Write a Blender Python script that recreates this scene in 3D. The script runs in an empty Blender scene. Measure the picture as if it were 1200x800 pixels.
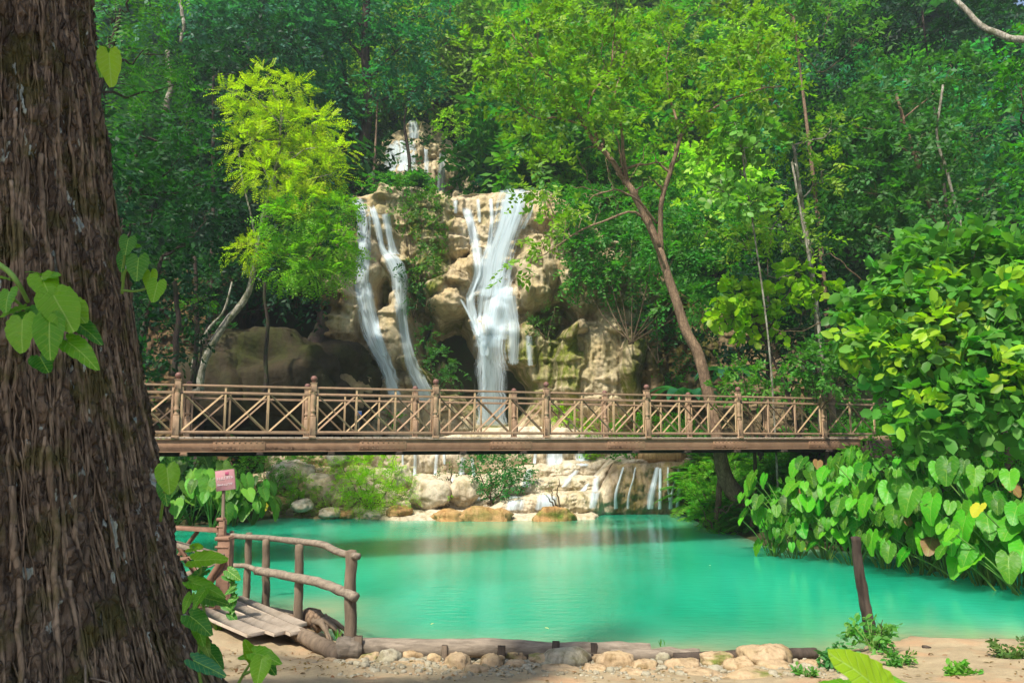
import bpy, math, random
import numpy as np
from mathutils import Vector, Matrix
C = bpy.context.scene.collection
SC = bpy.context.scene
PI = math.pi
F = 870.0; EYE = 2.6; TH = math.atan(114 / F)
ct, st = math.cos(TH), math.sin(TH)

def at(px, py, Y):
    dx = (px - 600) / F; dz = (400 - py) / F
    yw = ct - dz * st; zw = st + dz * ct
    s = Y / yw
    return np.array([dx * s, Y, EYE + zw * s])
def gp(px, py, z=0.0):
    dx = (px - 600) / F; dz = (400 - py) / F
    yw = ct - dz * st; zw = st + dz * ct
    s = (z - EYE) / zw
    return np.array([dx * s, yw * s, z])
def proj(p):
    x, y, z = p[0], p[1], p[2] - EYE
    d = y * ct + z * st; v = -y * st + z * ct
    return 600 + F * x / d, 400 - F * v / d
SUNDIR = np.array([-0.42, -0.70, 0.0]); SUNEL = math.radians(56)
SUNDIR = SUNDIR / np.linalg.norm(SUNDIR) * math.cos(SUNEL); SUNDIR[2] = math.sin(SUNEL)

# ---------------------------------------------------------------- noise
_rs = np.random.RandomState(7)
_perm = _rs.permutation(256); _perm = np.concatenate([_perm, _perm, _perm])
_g = _rs.normal(size=(256, 3)); _g /= np.linalg.norm(_g, axis=1)[:, None]
def pn(x, y, z=0.0):
    x, y, z = np.broadcast_arrays(np.asarray(x, float), np.asarray(y, float), np.asarray(z, float))
    xi, yi, zi = np.floor(x).astype(int), np.floor(y).astype(int), np.floor(z).astype(int)
    xf, yf, zf = x - xi, y - yi, z - zi
    u, v, w = [t * t * t * (t * (t * 6 - 15) + 10) for t in (xf, yf, zf)]
    r = 0
    for a in (0, 1):
        for b in (0, 1):
            for c in (0, 1):
                h = _perm[_perm[_perm[(xi + a) & 255] + ((yi + b) & 255)] + ((zi + c) & 255)]
                g = _g[h]
                d = g[..., 0] * (xf - a) + g[..., 1] * (yf - b) + g[..., 2] * (zf - c)
                r = r + d * (u if a else 1 - u) * (v if b else 1 - v) * (w if c else 1 - w)
    return r * 1.5
def fbm(x, y, z=0.0, o=4):
    r = 0; a = 1; f = 1.0
    for k in range(o):
        r = r + a * pn(np.asarray(x) * f + 17 * k, np.asarray(y) * f, np.asarray(z) * f); a *= .5; f *= 2.03
    return r
def sst(a, b, x):
    t = np.clip((x - a) / (b - a), 0, 1); return t * t * (3 - 2 * t)

# ---------------------------------------------------------------- mesh helpers
def npmesh(name, V, faces, attrs=None, uv=None, smooth=False, mats=None, midx=None):
    """faces: list of (n,k) int arrays"""
    me = bpy.data.meshes.new(name)
    V = np.asarray(V, dtype=np.float32)
    me.vertices.add(len(V)); me.vertices.foreach_set('co', V.ravel())
    loops = []; starts = []; tot = []; s = 0
    for f in faces:
        f = np.asarray(f, dtype=np.int32)
        if len(f) == 0: continue
        loops.append(f.ravel()); n, k = f.shape
        starts.append(s + np.arange(n) * k); tot.append(np.full(n, k)); s += n * k
    loops = np.concatenate(loops); starts = np.concatenate(starts).astype(np.int32); tot = np.concatenate(tot).astype(np.int32)
    me.loops.add(len(loops)); me.loops.foreach_set('vertex_index', loops)
    me.polygons.add(len(starts)); me.polygons.foreach_set('loop_start', starts); me.polygons.foreach_set('loop_total', tot)
    if midx is not None: me.polygons.foreach_set('material_index', np.asarray(midx, dtype=np.int32))
    if smooth: me.polygons.foreach_set('use_smooth', np.ones(len(starts), dtype=bool))
    for k, a in (attrs or {}).items():
        at_ = me.attributes.new(k, 'FLOAT', 'POINT'); at_.data.foreach_set('value', np.asarray(a, dtype=np.float32))
    if uv is not None:
        l = me.uv_layers.new(name='UVMap'); l.data.foreach_set('uv', np.asarray(uv, dtype=np.float32)[loops].ravel())
    for m in (mats or []): me.materials.append(m)
    me.update(calc_edges=True)
    return me
def link(name, me, parent=None, loc=None, mat=None):
    o = bpy.data.objects.new(name, me); C.objects.link(o)
    if parent is not None: o.parent = parent
    if loc is not None: o.location = [float(v) for v in loc]
    if mat is not None and not me.materials: me.materials.append(mat)
    return o
def tag(o, label, cat, group=None):
    o['label'] = label; o['category'] = cat
    if group: o['group'] = group
    return o
def thing(name, label, cat, loc=(0, 0, 0), rz=0, group=None):
    o = bpy.data.objects.new(name, None); C.objects.link(o); o.empty_display_size = .1
    o.location = [float(v) for v in loc]; o.rotation_euler = (0, 0, rz)
    return tag(o, label, cat, group)
def struct(name, me, mat=None):
    o = link(name, me, mat=mat); o['kind'] = 'structure'; return o
def dup(root, loc, rz=0, sc=1, label=None, color=None, group=None):
    r = root.copy(); C.objects.link(r); r.location = [float(v) for v in loc]
    r.rotation_euler = (0, 0, rz); r.scale = (sc, sc, sc) if not hasattr(sc, '__len__') else sc
    if label: r['label'] = label
    if group: r['group'] = group
    if color is not None: r.color = color
    for ch in list(root.children):
        c = ch.copy(); C.objects.link(c); c.parent = r
        if color is not None and ch.get('leafy'): c.color = color
        for g in list(ch.children):
            d = g.copy(); C.objects.link(d); d.parent = c
    return r

class MB:
    def __init__(s): s.V = []; s.F = {}; s.n = 0; s.A = []
    def add(s, V, F):
        V = np.asarray(V, float)
        for f in F:
            f = np.atleast_2d(np.asarray(f)); s.F.setdefault(f.shape[1], []).append(f + s.n)
        s.V.append(V); s.n += len(V); return s
    def box(s, c, size, R=None, bev=0.0):
        sx, sy, sz = [v / 2 for v in size]
        if bev <= 0: bev = min(sx, sy, sz) * .12
        b = min(bev, min(sx, sy, sz) * .45)
        # chamfered box : 24 verts
        V = []; idx = {}
        for X in (-1, 1):
            for Y in (-1, 1):
                for Z in (-1, 1):
                    for ax in range(3):
                        v = [X * sx, Y * sy, Z * sz]
                        for k in range(3):
                            if k != ax: v[k] -= np.sign(v[k]) * b
                        idx[(X, Y, Z, ax)] = len(V); V.append(v)
        V = np.array(V); Q = []; T = []
        for ax in range(3):
            o1, o2 = [k for k in range(3) if k != ax]
            for sg in (-1, 1):
                q = []
                for a, c2 in ((-1, -1), (1, -1), (1, 1), (-1, 1)):
                    t = [0, 0, 0]; t[ax] = sg; t[o1] = a; t[o2] = c2; q.append(idx[(*t, ax)])
                Q.append(q)
        for ax in range(3):
            o1, o2 = [k for k in range(3) if k != ax]
            for a in (-1, 1):
                for c2 in (-1, 1):
                    t0 = [0, 0, 0]; t1 = [0, 0, 0]; t0[ax] = -1; t1[ax] = 1
                    for t in (t0, t1): t[o1] = a; t[o2] = c2
                    Q.append([idx[(*t0, o1)], idx[(*t1, o1)], idx[(*t1, o2)], idx[(*t0, o2)]])
        for X in (-1, 1):
            for Y in (-1, 1):
                for Z in (-1, 1): T.append([idx[(X, Y, Z, k)] for k in range(3)])
        if R is not None: V = V @ np.asarray(R).T
        return s.add(V + np.asarray(c), [np.array(Q), np.array(T)])
    def beam(s, a, b, w, h, up=(0, 0, 1), ext=0.0):
        a = np.asarray(a, float); b = np.asarray(b, float); d = b - a; L = np.linalg.norm(d); d /= L
        u = np.asarray(up, float); x = np.cross(d, u); x /= np.linalg.norm(x); z = np.cross(x, d)
        return s.box((a + b) / 2, (L + ext * 2, w, h), np.stack([d, x, z], 1))
    def tube(s, P, R, n=8, cap=True, rough=0.0, seed=0, twist=0):
        P = np.asarray(P, float); R = np.broadcast_to(np.asarray(R, float), (len(P),))
        T = np.gradient(P, axis=0); T /= np.linalg.norm(T, axis=1)[:, None] + 1e-9
        u = np.array([0.0, 0, 1.0]) if abs(T[0][2]) < .9 else np.array([1.0, 0, 0])
        x = np.cross(T[0], u); x /= np.linalg.norm(x); V = []
        a = np.arange(n) * 2 * PI / n
        for k in range(len(P)):
            x = x - T[k] * np.dot(x, T[k]); x /= np.linalg.norm(x); y = np.cross(T[k], x)
            rr = np.full(n, R[k])
            if rough: rr = rr * (1 + rough * fbm(np.cos(a) * 1.3 + seed, np.sin(a) * 1.3, k * .35 + seed, 2))
            V.append(P[k] + (np.cos(a) * rr)[:, None] * x + (np.sin(a) * rr)[:, None] * y)
        V = np.concatenate(V); i = np.arange(len(P) - 1)[:, None] * n; j = np.arange(n)[None]; j2 = (j + 1) % n
        Q = np.stack([i + j, i + j2, i + n + j2, i + n + j], -1).reshape(-1, 4)
        Fs = [Q]
        if cap:
            c0 = len(V); V = np.concatenate([V, P[:1] - T[0] * R[0] * .25, P[-1:] + T[-1] * R[-1] * .25])
            jj = np.arange(n); e = (len(P) - 1) * n
            Fs.append(np.stack([jj * 0 + c0, (jj + 1) % n, jj], 1)); Fs.append(np.stack([jj * 0 + c0 + 1, e + jj, e + (jj + 1) % n], 1))
        return s.add(V, Fs)
    def lathe(s, c, prof, n=16):
        r = np.array([p[0] for p in prof]); z = np.array([p[1] for p in prof]); a = np.arange(n) * 2 * PI / n
        V = np.stack([np.outer(r, np.cos(a)), np.outer(r, np.sin(a)), np.repeat(z[:, None], n, 1)], -1).reshape(-1, 3) + np.asarray(c)
        i = np.arange(len(r) - 1)[:, None] * n; j = np.arange(n)[None]; j2 = (j + 1) % n
        return s.add(V, [np.stack([i + j, i + j2, i + n + j2, i + n + j], -1).reshape(-1, 4)])
    def build(s, name, mat, parent=None, smooth=False, loc=None):
        me = npmesh(name, np.concatenate(s.V), [np.concatenate(v) for v in s.F.values()], smooth=smooth, mats=[mat])
        return link(name, me, parent, loc)
def grid_faces(nu, nv, off=0):
    i = np.arange(nu - 1)[:, None] * nv; j = np.arange(nv - 1)[None]
    return (np.stack([i + j, i + j + 1, i + nv + j + 1, i + nv + j], -1).reshape(-1, 4)) + off
def curve(P, n=24):
    P = np.asarray(P, float); k = len(P)
    if k < 3:
        t = np.linspace(0, 1, n)[:, None]; return P[0] * (1 - t) + P[-1] * t
    Q = np.concatenate([2 * P[:1] - P[1:2], P, 2 * P[-1:] - P[-2:-1]]); out = []
    for t in np.linspace(0, k - 1 - 1e-6, n):
        i = int(t); f = t - i; a, b, c, d = Q[i:i + 4]
        out.append(.5 * ((2 * b) + (c - a) * f + (2 * a - 5 * b + 4 * c - d) * f * f + (3 * b - a - 3 * c + d) * f ** 3))
    return np.array(out)
def lerpR(R, n): return np.interp(np.linspace(0, 1, n), np.linspace(0, 1, len(R)), R)

# ---------------------------------------------------------------- materials
def newmat(name):
    m = bpy.data.materials.new(name); m.use_nodes = True; nt = m.node_tree; nt.nodes.clear()
    return m, nt
class N:
    def __init__(s, nt): s.nt = nt
    def n(s, t, **k):
        nd = s.nt.nodes.new('ShaderNode' + t)
        for a, b in k.items(): setattr(nd, a, b)
        return nd
    def l(s, a, b): s.nt.links.new(a, b)
    def math(s, op, a, b=None, c=None, clamp=False):
        nd = s.n('Math', operation=op, use_clamp=clamp)
        for i, v in enumerate((a, b, c)):
            if v is None: continue
            if hasattr(v, 'is_linked'): s.l(v, nd.inputs[i])
            else: nd.inputs[i].default_value = v
        return nd.outputs[0]
    def mix(s, f, a, b, mode='MIX'):
        nd = s.n('MixRGB', blend_type=mode)
        for i, v in enumerate((f, a, b)):
            if hasattr(v, 'is_linked'): s.l(v, nd.inputs[i])
            else: nd.inputs[i].default_value = v if i == 0 else (*v, 1) if len(v) == 3 else v
        return nd.outputs[0]
    def noise(s, vec, scale, detail=4, rough=.55, dist=0):
        nd = s.n('TexNoise'); nd.inputs['Scale'].default_value = scale; nd.inputs['Detail'].default_value = detail
        nd.inputs['Roughness'].default_value = rough; nd.inputs['Distortion'].default_value = dist
        if vec is not None: s.l(vec, nd.inputs['Vector'])
        return nd.outputs['Fac']
    def map(s, vec, scale=(1, 1, 1), rot=(0, 0, 0)):
        nd = s.n('Mapping'); nd.inputs['Scale'].default_value = scale; nd.inputs['Rotation'].default_value = rot; s.l(vec, nd.inputs['Vector']); return nd.outputs[0]
    def ramp(s, fac, stops):
        nd = s.n('ValToRGB'); e = nd.color_ramp.elements
        while len(e) < len(stops): e.new(.5)
        for i, (p, c) in enumerate(stops):
            e[i].position = p; e[i].color = (*c, 1) if hasattr(c, '__len__') else (c, c, c, 1)
        s.l(fac, nd.inputs[0]); return nd.outputs[0]
    def bump(s, h, strength=.5, dist=.02, normal=None):
        nd = s.n('Bump'); nd.inputs['Strength'].default_value = strength; nd.inputs['Distance'].default_value = dist
        s.l(h, nd.inputs['Height'])
        if normal is not None: s.l(normal, nd.inputs['Normal'])
        return nd.outputs[0]
    def bsdf(s, col, rough=.7, normal=None, spec=.3, out=True):
        p = s.n('BsdfPrincipled')
        if hasattr(col, 'is_linked'): s.l(col, p.inputs['Base Color'])
        else: p.inputs['Base Color'].default_value = (*col, 1)
        if hasattr(rough, 'is_linked'): s.l(rough, p.inputs['Roughness'])
        else: p.inputs['Roughness'].default_value = rough
        p.inputs['Specular IOR Level'].default_value = spec
        if normal is not None: s.l(normal, p.inputs['Normal'])
        if out: s.out(p.outputs[0])
        return p
    def out(s, sh):
        o = s.n('OutputMaterial'); s.l(sh, o.inputs['Surface'])
    def obj(s): return s.n('TexCoord').outputs['Object']
    def geo(s): return s.n('NewGeometry').outputs['Position']
    def attr(s, name): return s.n('Attribute', attribute_name=name).outputs['Fac']

def mat_leaf(name='leaf', transl=.42, rough=.5, vein=False, vs=.35):
    m, nt = newmat(name); N_ = N(nt)
    oi = N_.n('ObjectInfo').outputs['Color']; t = N_.attr('tint'); t2 = N_.attr('hue')
    hs = N_.n('HueSaturation'); N_.l(oi, hs.inputs['Color'])
    N_.l(N_.math('MULTIPLY_ADD', t2, -.05, .522), hs.inputs['Hue'])
    N_.l(N_.math('MULTIPLY_ADD', t, .9, .55), hs.inputs['Value'])
    col = hs.outputs[0]
    if vein:
        sep = N_.n('SeparateXYZ'); N_.l(N_.n('TexCoord').outputs['UV'], sep.inputs[0])
        ay = N_.math('ABSOLUTE', sep.outputs[1])
        fr = N_.math('PINGPONG', N_.math('MULTIPLY', N_.math('SUBTRACT', sep.outputs[0], N_.math('MULTIPLY', ay, .75)), 6.0), .5)
        v1 = N_.math('LESS_THAN', fr, .05); v2 = N_.math('LESS_THAN', ay, .016)
        v = N_.math('MAXIMUM', N_.math('MULTIPLY', v1, .5), v2)
        nz = N_.noise(N_.n('TexCoord').outputs['UV'], 5, 3)
        col = N_.mix(N_.math('MULTIPLY', N_.ramp(nz, [(.55, 0), (.75, 1)]), .35), col, (.30, .38, .02))
        col = N_.mix(N_.math('MULTIPLY', v, vs), col, (.30, .46, .10))
        nrm = N_.bump(N_.math('MINIMUM', fr, .14), .35, .03)
    else: nrm = None
    p = N_.bsdf(col, rough, nrm, .22, out=False)
    tr = N_.n('BsdfTranslucent'); tc = N_.mix(1, col, (1.35, 1.7, .45), 'MULTIPLY'); N_.l(tc, tr.inputs['Color'])
    mx = N_.n('MixShader'); mx.inputs[0].default_value = transl; N_.l(p.outputs[0], mx.inputs[1]); N_.l(tr.outputs[0], mx.inputs[2])
    N_.out(mx.outputs[0]); return m
def mat_bark(name, c1, c2, scale=3, moss=None, lichen=0.0, dist=.03, vert=True):
    m, nt = newmat(name); N_ = N(nt); g = N_.geo()
    g2 = N_.map(g, (1, 1, .22) if vert else (1, 1, 1))
    a = N_.noise(g2, scale * 4, 6, .65, .6); b = N_.noise(g, scale * .8, 3)
    col = N_.mix(N_.ramp(a, [(.35, 0), (.65, 1)]), c1, c2)
    col = N_.mix(N_.ramp(b, [(.4, 0), (.7, .6)]), col, tuple(x * .55 for x in c2))
    vo = N_.n('TexVoronoi', feature='DISTANCE_TO_EDGE'); vo.inputs['Scale'].default_value = scale * 4.5; N_.l(N_.map(g, (1, 1, .4)), vo.inputs['Vector']); crk = N_.ramp(vo.outputs['Distance'], [(.0, 0), (.12, 1)])
    col = N_.mix(N_.math('SUBTRACT', 1, N_.math('MULTIPLY_ADD', crk, .45, .55)), col, tuple(x * .25 for x in c2)); a = N_.math('MULTIPLY_ADD', crk, .30, a)
    if moss: col = N_.mix(N_.ramp(N_.noise(g, scale * 1.1, 5, .6), [(.5, 0), (.62, .85)]), col, moss)
    if lichen: col = N_.mix(N_.ramp(N_.noise(N_.map(g, (1, 1, .5)), scale * 2.6, 3, .5), [(.73 - lichen, 0), (.76 - lichen, 1)]), col, (.42, .47, .42))
    N_.bsdf(col, .85, N_.bump(a, .9, dist), .15); return m
def mat_wood(name, c1, c2, scale=8, rough=.7, axis=(1, 1, 1)):
    m, nt = newmat(name); N_ = N(nt); g = N_.map(N_.geo(), axis)
    a = N_.noise(g, scale, 6, .65, .4); b = N_.noise(N_.geo(), 1.3, 3)
    col = N_.mix(N_.ramp(a, [(.32, 0), (.68, 1)]), c1, c2)
    col = N_.mix(N_.ramp(b, [(.4, 0), (.75, .5)]), col, tuple(x * .62 for x in c1))
    N_.bsdf(col, rough, N_.bump(a, .7, .012), .2); return m
def mat_rock(name, c1, c2, c3, moss=(.07, .09, .015), scale=1.0, bumpd=.08):
    m, nt = newmat(name); N_ = N(nt); g = N_.geo(); gs = N_.map(g, (1, 1, .35))
    a = N_.noise(gs, 2.2 * scale, 8, .62, .3); b = N_.noise(g, .55 * scale, 4, .5); c = N_.noise(g, 7 * scale, 6, .7)
    v = N_.n('TexVoronoi'); v.inputs['Scale'].default_value = 5 * scale; N_.l(g, v.inputs['Vector'])
    col = N_.mix(N_.ramp(a, [(.35, 0), (.65, 1)]), c1, c2)
    col = N_.mix(N_.ramp(b, [(.45, 0), (.65, .8)]), col, c3)
    col = N_.mix(N_.ramp(c, [(.3, .45), (.5, 0)]), col, tuple(x * .3 for x in c1))
    stk = N_.noise(N_.map(g, (1.3, 1.3, .10)), 1.5 * scale, 5, .6, .4)
    col = N_.mix(N_.ramp(stk, [(.50, 0), (.66, .75)]), col, N_.mix(1, col, (.42, .37, .27), 'MULTIPLY'))
    mo = N_.attr('moss')
    mf = N_.math('MULTIPLY', mo, N_.ramp(N_.noise(gs, 1.6 * scale, 6, .6), [(.36, 0), (.56, 1)]), clamp=True)
    col = N_.mix(mf, col, N_.mix(N_.ramp(c, [(.35, 0), (.65, 1)]), moss, tuple(x * 1.9 for x in moss)))
    col = N_.mix(N_.attr('brown'), col, N_.mix(1, col, (.30, .24, .18), 'MULTIPLY'))  # darkens the rock: browner stone, and painted cave shade on the left cliff
    h = N_.math('ADD', N_.math('MULTIPLY', a, 1.0), N_.math('ADD', N_.math('MULTIPLY', c, .45), N_.math('MULTIPLY', v.outputs['Distance'], .25)))
    N_.bsdf(col, .85, N_.bump(h, .9, bumpd), .12); return m

M = {}
M['leaf'] = mat_leaf('leaf_green', .45)
M['leafbig'] = mat_leaf('leaf_broad', .40, .42)
M['taro'] = mat_leaf('taro_leaf', .36, .42, True)
M['heart'] = mat_leaf('heart_leaf', .34, .36, True, .8)
M['bark_big'] = mat_bark('bark_old', (.26, .195, .14), (.085, .062, .045), 6, (.085, .08, .025), .085, .08)
M['root'] = mat_bark('root_bark', (.34, .255, .18), (.13, .095, .066), 6, (.09, .08, .03), 0, .01)
M['bark'] = mat_bark('bark_brown', (.30, .205, .13), (.15, .10, .068), 3, None, 0, .02)
M['bark_dark'] = mat_bark('bark_dark', (.085, .06, .05), (.035, .025, .022), 3, (.03, .04, .015), 0, .02)
M['bark_pale'] = mat_bark('bark_pale', (.42, .40, .34), (.16, .14, .10), 3, (.06, .07, .03), 0, .02)
M['twig'] = mat_bark('twig', (.14, .10, .06), (.07, .05, .03), 3, None, 0, .01)
M['stalk'] = mat_wood('stalk', (.16, .30, .06), (.10, .2, .04), 6)
M['brwood'] = mat_wood('bridge_painted_wood', (.37, .25, .155), (.25, .16, .10), 9)
M['brwood2'] = mat_wood('bridge_newer_wood', (.45, .32, .18), (.31, .215, .12), 9)
M['finial'] = mat_wood('finial_paint', (.21, .105, .085), (.14, .07, .06), 9, .5)
M['steel'] = mat_wood('bridge_steel', (.31, .19, .115), (.20, .115, .068), 3, .6)
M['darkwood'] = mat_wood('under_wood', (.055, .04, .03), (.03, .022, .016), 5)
M['log'] = mat_wood('log_wood', (.30, .245, .185), (.10, .08, .06), 22, .85, (.22, 1, 1))
M['post'] = mat_wood('post_wood', (.22, .165, .115), (.085, .062, .044), 16, .85, (1, 1, .2))
M['plank'] = mat_wood('plank_wood', (.46, .38, .30), (.3, .24, .18), 12, .8, (1, .25, 1))
M['redwood'] = mat_wood('railing_wood', (.27, .155, .10), (.15, .082, .055), 12, .7, (.4, 1, 1))
M['charred'] = mat_wood('dark_stake_wood', (.028, .021, .017), (.10, .075, .056), 9, .85, (1, 1, .18))
TR = ((.50, .42, .285), (.33, .265, .17), (.42, .32, .17))
M['cliff'] = mat_rock('travertine_cliff', *TR, moss=(.075, .088, .012))
M['terrace'] = mat_rock('travertine_terrace', (.60, .53, .41), (.42, .35, .25), (.52, .43, .30), moss=(.16, .14, .02), scale=1.5, bumpd=.06)
M['brownrock'] = mat_rock('brown_rock', (.30, .22, .13), (.2, .14, .08), (.27, .2, .1), moss=(.07, .075, .015), bumpd=.07)
M['shaded_caverock'] = mat_rock('cave_rock_shaded', (.045, .034, .020), (.022, .017, .011), (.035, .028, .014), moss=(.020, .022, .006))  # shade of the cave put into the rock colour
M['stone'] = mat_rock('river_stone', (.46, .34, .21), (.33, .235, .14), (.42, .30, .17), scale=4, bumpd=.02)
M['greystone'] = mat_rock('grey_stone', (.40, .36, .27), (.28, .25, .18), (.33, .29, .2), moss=(.10, .12, .02), scale=5, bumpd=.02)
M['islet'] = mat_rock('orange_earth', (.42, .25, .10), (.30, .17, .07), (.40, .27, .13), moss=(.08, .11, .02), scale=3, bumpd=.04)

# ================================================================ WORLD / CAMERA / SUN
w = bpy.data.worlds.new('World'); SC.world = w; w.use_nodes = True; nt = w.node_tree
bg = nt.nodes['Background']; sky = nt.nodes.new('ShaderNodeTexSky'); sky.sky_type = 'NISHITA'; sky.sun_disc = False
sky.sun_elevation = SUNEL; sky.sun_rotation = math.atan2(SUNDIR[0], SUNDIR[1]); sky.air_density = 1.0; sky.dust_density = 2.0
nt.links.new(sky.outputs[0], bg.inputs[0]); bg.inputs[1].default_value = .115
sl = bpy.data.lights.new('sun', 'SUN'); sl.energy = 4.7; sl.angle = math.radians(2.5); sl.color = (1, .93, .80)
so = bpy.data.objects.new('sun', sl); C.objects.link(so); so.rotation_euler = Vector(SUNDIR).to_track_quat('Z', 'Y').to_euler()
cam = bpy.data.cameras.new('camera'); co = bpy.data.objects.new('camera', cam); C.objects.link(co); SC.camera = co
cam.sensor_width = 36; cam.lens = 36 * F / 1200; cam.clip_end = 900; cam.clip_start = .05
co.location = (0, 0, EYE); co.rotation_euler = (PI / 2 + TH, 0, 0)
SC.view_settings.view_transform = 'Standard'; SC.view_settings.look = 'None'; SC.view_settings.exposure = .80
SC.view_settings.gamma = 1; SC.view_settings.use_curve_mapping = False
cy = SC.cycles; cy.max_bounces = 7; cy.diffuse_bounces = 3; cy.glossy_bounces = 2; cy.transmission_bounces = 4; cy.transparent_max_bounces = 10; cy.volume_bounces = 0
cy.use_adaptive_sampling = True; cy.adaptive_threshold = .02; cy.use_denoising = True
cy.sample_clamp_indirect = 4

# ================================================================ TERRAIN
POOL = [gp(*q)[:2] for q in [(180, 700), (290, 716), (360, 728), (405, 757), (560, 764), (800, 766), (950, 768), (1030, 756), (1060, 746), (1200, 750)]] + \
       [np.array(q) for q in [(9, 8.2), (16, 7.5), (28, 8), (28, 15), (14.5, 13.2)]] + \
       [gp(*q)[:2] for q in [(1200, 668), (1100, 658), (1000, 646), (900, 640), (862, 626), (832, 622), (800, 600)]] + \
       [gp(*q)[:2] for q in [(690, 597), (560, 600), (480, 604), (400, 603), (330, 606), (290, 612), (200, 616)]] + \
       [np.array(q) for q in [(-11.8, 20), (-11.2, 16), (-10.6, 13), (-9, 11.8)]]
POOL = np.array([[p[0], p[1]] for p in POOL])
def sdf(x, y):
    x = np.asarray(x, float); y = np.asarray(y, float)
    d = np.full(x.shape, 1e9); ins = np.zeros(x.shape, bool); n = len(POOL)
    for i in range(n):
        a = POOL[i]; b = POOL[(i + 1) % n]; e = b - a
        t = np.clip(((x - a[0]) * e[0] + (y - a[1]) * e[1]) / (e @ e), 0, 1)
        d = np.minimum(d, np.hypot(x - a[0] - e[0] * t, y - a[1] - e[1] * t))
        cnd = ((a[1] > y) != (b[1] > y)) & (x < (b[0] - a[0]) * (y - a[1]) / (b[1] - a[1] + 1e-12) + a[0])
        ins ^= cnd
    return np.where(ins, -d, d)
def Ht(x, y):
    """terrain height"""
    x = np.asarray(x, float); y = np.asarray(y, float)
    d = sdf(x, y)
    under = -np.minimum(1.4, .04 + .28 * -np.minimum(d, 0))
    dp = np.maximum(d, 0)
    near = .10 + .75 * sst(0, 6, dp) + .05 * fbm(x * 1.3, y * 1.3)
    rr = np.hypot(x, y)
    steep = .08 + .55 * sst(0, 1.6, dp) + .42 * np.clip(dp - .9, 0, 60)
    steep = np.minimum(steep, 46 + 3 * pn(x * .03, y * .03))
    # back hill
    back = np.interp(y, [24, 29, 31, 35, 37.5, 40, 46, 51, 60, 75, 95, 140, 400], [.1, .3, .9, 1.8, 9, 11.3, 16, 23, 33, 48, 60, 64, 60]) + 1.2 * fbm(x * .08, y * .08)
    wside = np.clip((np.abs(x) - 6) / 10, 0, 1)
    side = steep
    out = np.where(y > 24, np.maximum(back, 0), 0)
    isback = sst(23, 31, y)
    right = side
    far = isback * np.maximum(back, 0) + (1 - isback) * right
    nearmask = 1 - sst(11.5, 15, y)
    lefty = sst(-6, -14, x) * sst(2, 14, y)
    nm = nearmask * (1 - lefty)
    h = nm * near + (1 - nm) * np.maximum(far, np.where(y < 24, right, 0))
    h = np.where(d < 0, under, h * sst(-.05, .7, dp) + .0 + .02)
    return h
def terrain_lines(lo, hi, fine_lo, fine_hi, step):
    a = np.arange(fine_lo, fine_hi, step)
    l = fine_lo - np.geomspace(step, fine_lo - lo, 30)[::-1]; r = fine_hi + np.geomspace(step, hi - fine_hi, 34)
    return np.concatenate([l, a, r])
xs = terrain_lines(-300, 300, -20, 20, .16); ys = terrain_lines(-300, 420, 4, 48, .16)
GX, GY = np.meshgrid(xs, ys, indexing='ij')
GZ = Ht(GX, GY) + (.012 * fbm(GX * 6, GY * 6, 0, 3)) * (GY < 13)
V = np.stack([GX, GY, GZ], -1).reshape(-1, 3)
m, nt = newmat('ground_soil'); n_ = N(nt); g = n_.geo(); sep = n_.n('SeparateXYZ'); n_.l(g, sep.inputs[0])
sand = n_.mix(n_.ramp(n_.noise(g, 3.5, 6, .65), [(.35, 0), (.65, 1)]), (.38, .30, .185), (.265, .205, .125))
sand = n_.mix(n_.ramp(n_.noise(g, 55, 3, .6), [(.55, 0), (.7, .5)]), sand, (.20, .14, .09))
sand = n_.mix(n_.ramp(n_.noise(g, 1.1, 4, .6), [(.5, 0), (.62, .55)]), sand, (.42, .24, .13))
wet = n_.math('LESS_THAN', sep.outputs[2], .06)
soil = n_.mix(n_.ramp(n_.noise(g, 2, 6, .7), [(.35, 0), (.65, 1)]), (.045, .035, .018), (.035, .055, .015))
fac = n_.math('MULTIPLY', n_.math('GREATER_THAN', n_.math('ADD', sep.outputs[1], n_.math('MULTIPLY', n_.noise(g, 1.5, 3), 1.5)), 12.2), 1.0)
col = n_.mix(fac, sand, soil)
hb = n_.math('ADD', n_.noise(g, 9, 6, .7), n_.math('MULTIPLY', n_.noise(g, 60, 3, .6), .25))
n_.bsdf(col, .9, n_.bump(hb, .7, .03), .15); M['ground'] = m
terr = struct('ground', npmesh('ground', V, [grid_faces(len(xs), len(ys))[:, ::-1]], smooth=True), M['ground'])

# ================================================================ WATER
m, nt = newmat('turquoise_water'); n_ = N(nt); g = n_.geo()
big = n_.noise(n_.map(g, (.30, .16, 1)), 1.0, 4, .5, .5)
shal = n_.attr('shallow')
col = n_.mix(n_.ramp(big, [(.38, 0), (.62, 1)]), (.003, .275, .15), (.017, .38, .222))
col = n_.mix(n_.math('MULTIPLY', shal, n_.ramp(n_.noise(g, .9, 3), [(.3, .55), (.6, 1)])), col, (.33, .36, .20))
r1 = n_.noise(n_.map(g, (1.6, 4.5, 1)), 1.6, 4, .6, .3)
p = n_.bsdf(col, .12, n_.bump(r1, .16, .05), .5)
p.subsurface_method = 'BURLEY'; p.inputs['Subsurface Weight'].default_value = .85; p.inputs['Subsurface Radius'].default_value = (.4, 1.3, 1.1); p.inputs['Subsurface Scale'].default_value = 2.2
M['water'] = m
wx = np.linspace(-22, 34, 281); wy = np.linspace(6.5, 31, 124)
WX, WY = np.meshgrid(wx, wy, indexing='ij')
sd = sdf(WX, WY)
sh = np.exp(-np.maximum(-sd, 0) / .55) * (1 - sst(13, 19, WY) * .5)
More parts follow.
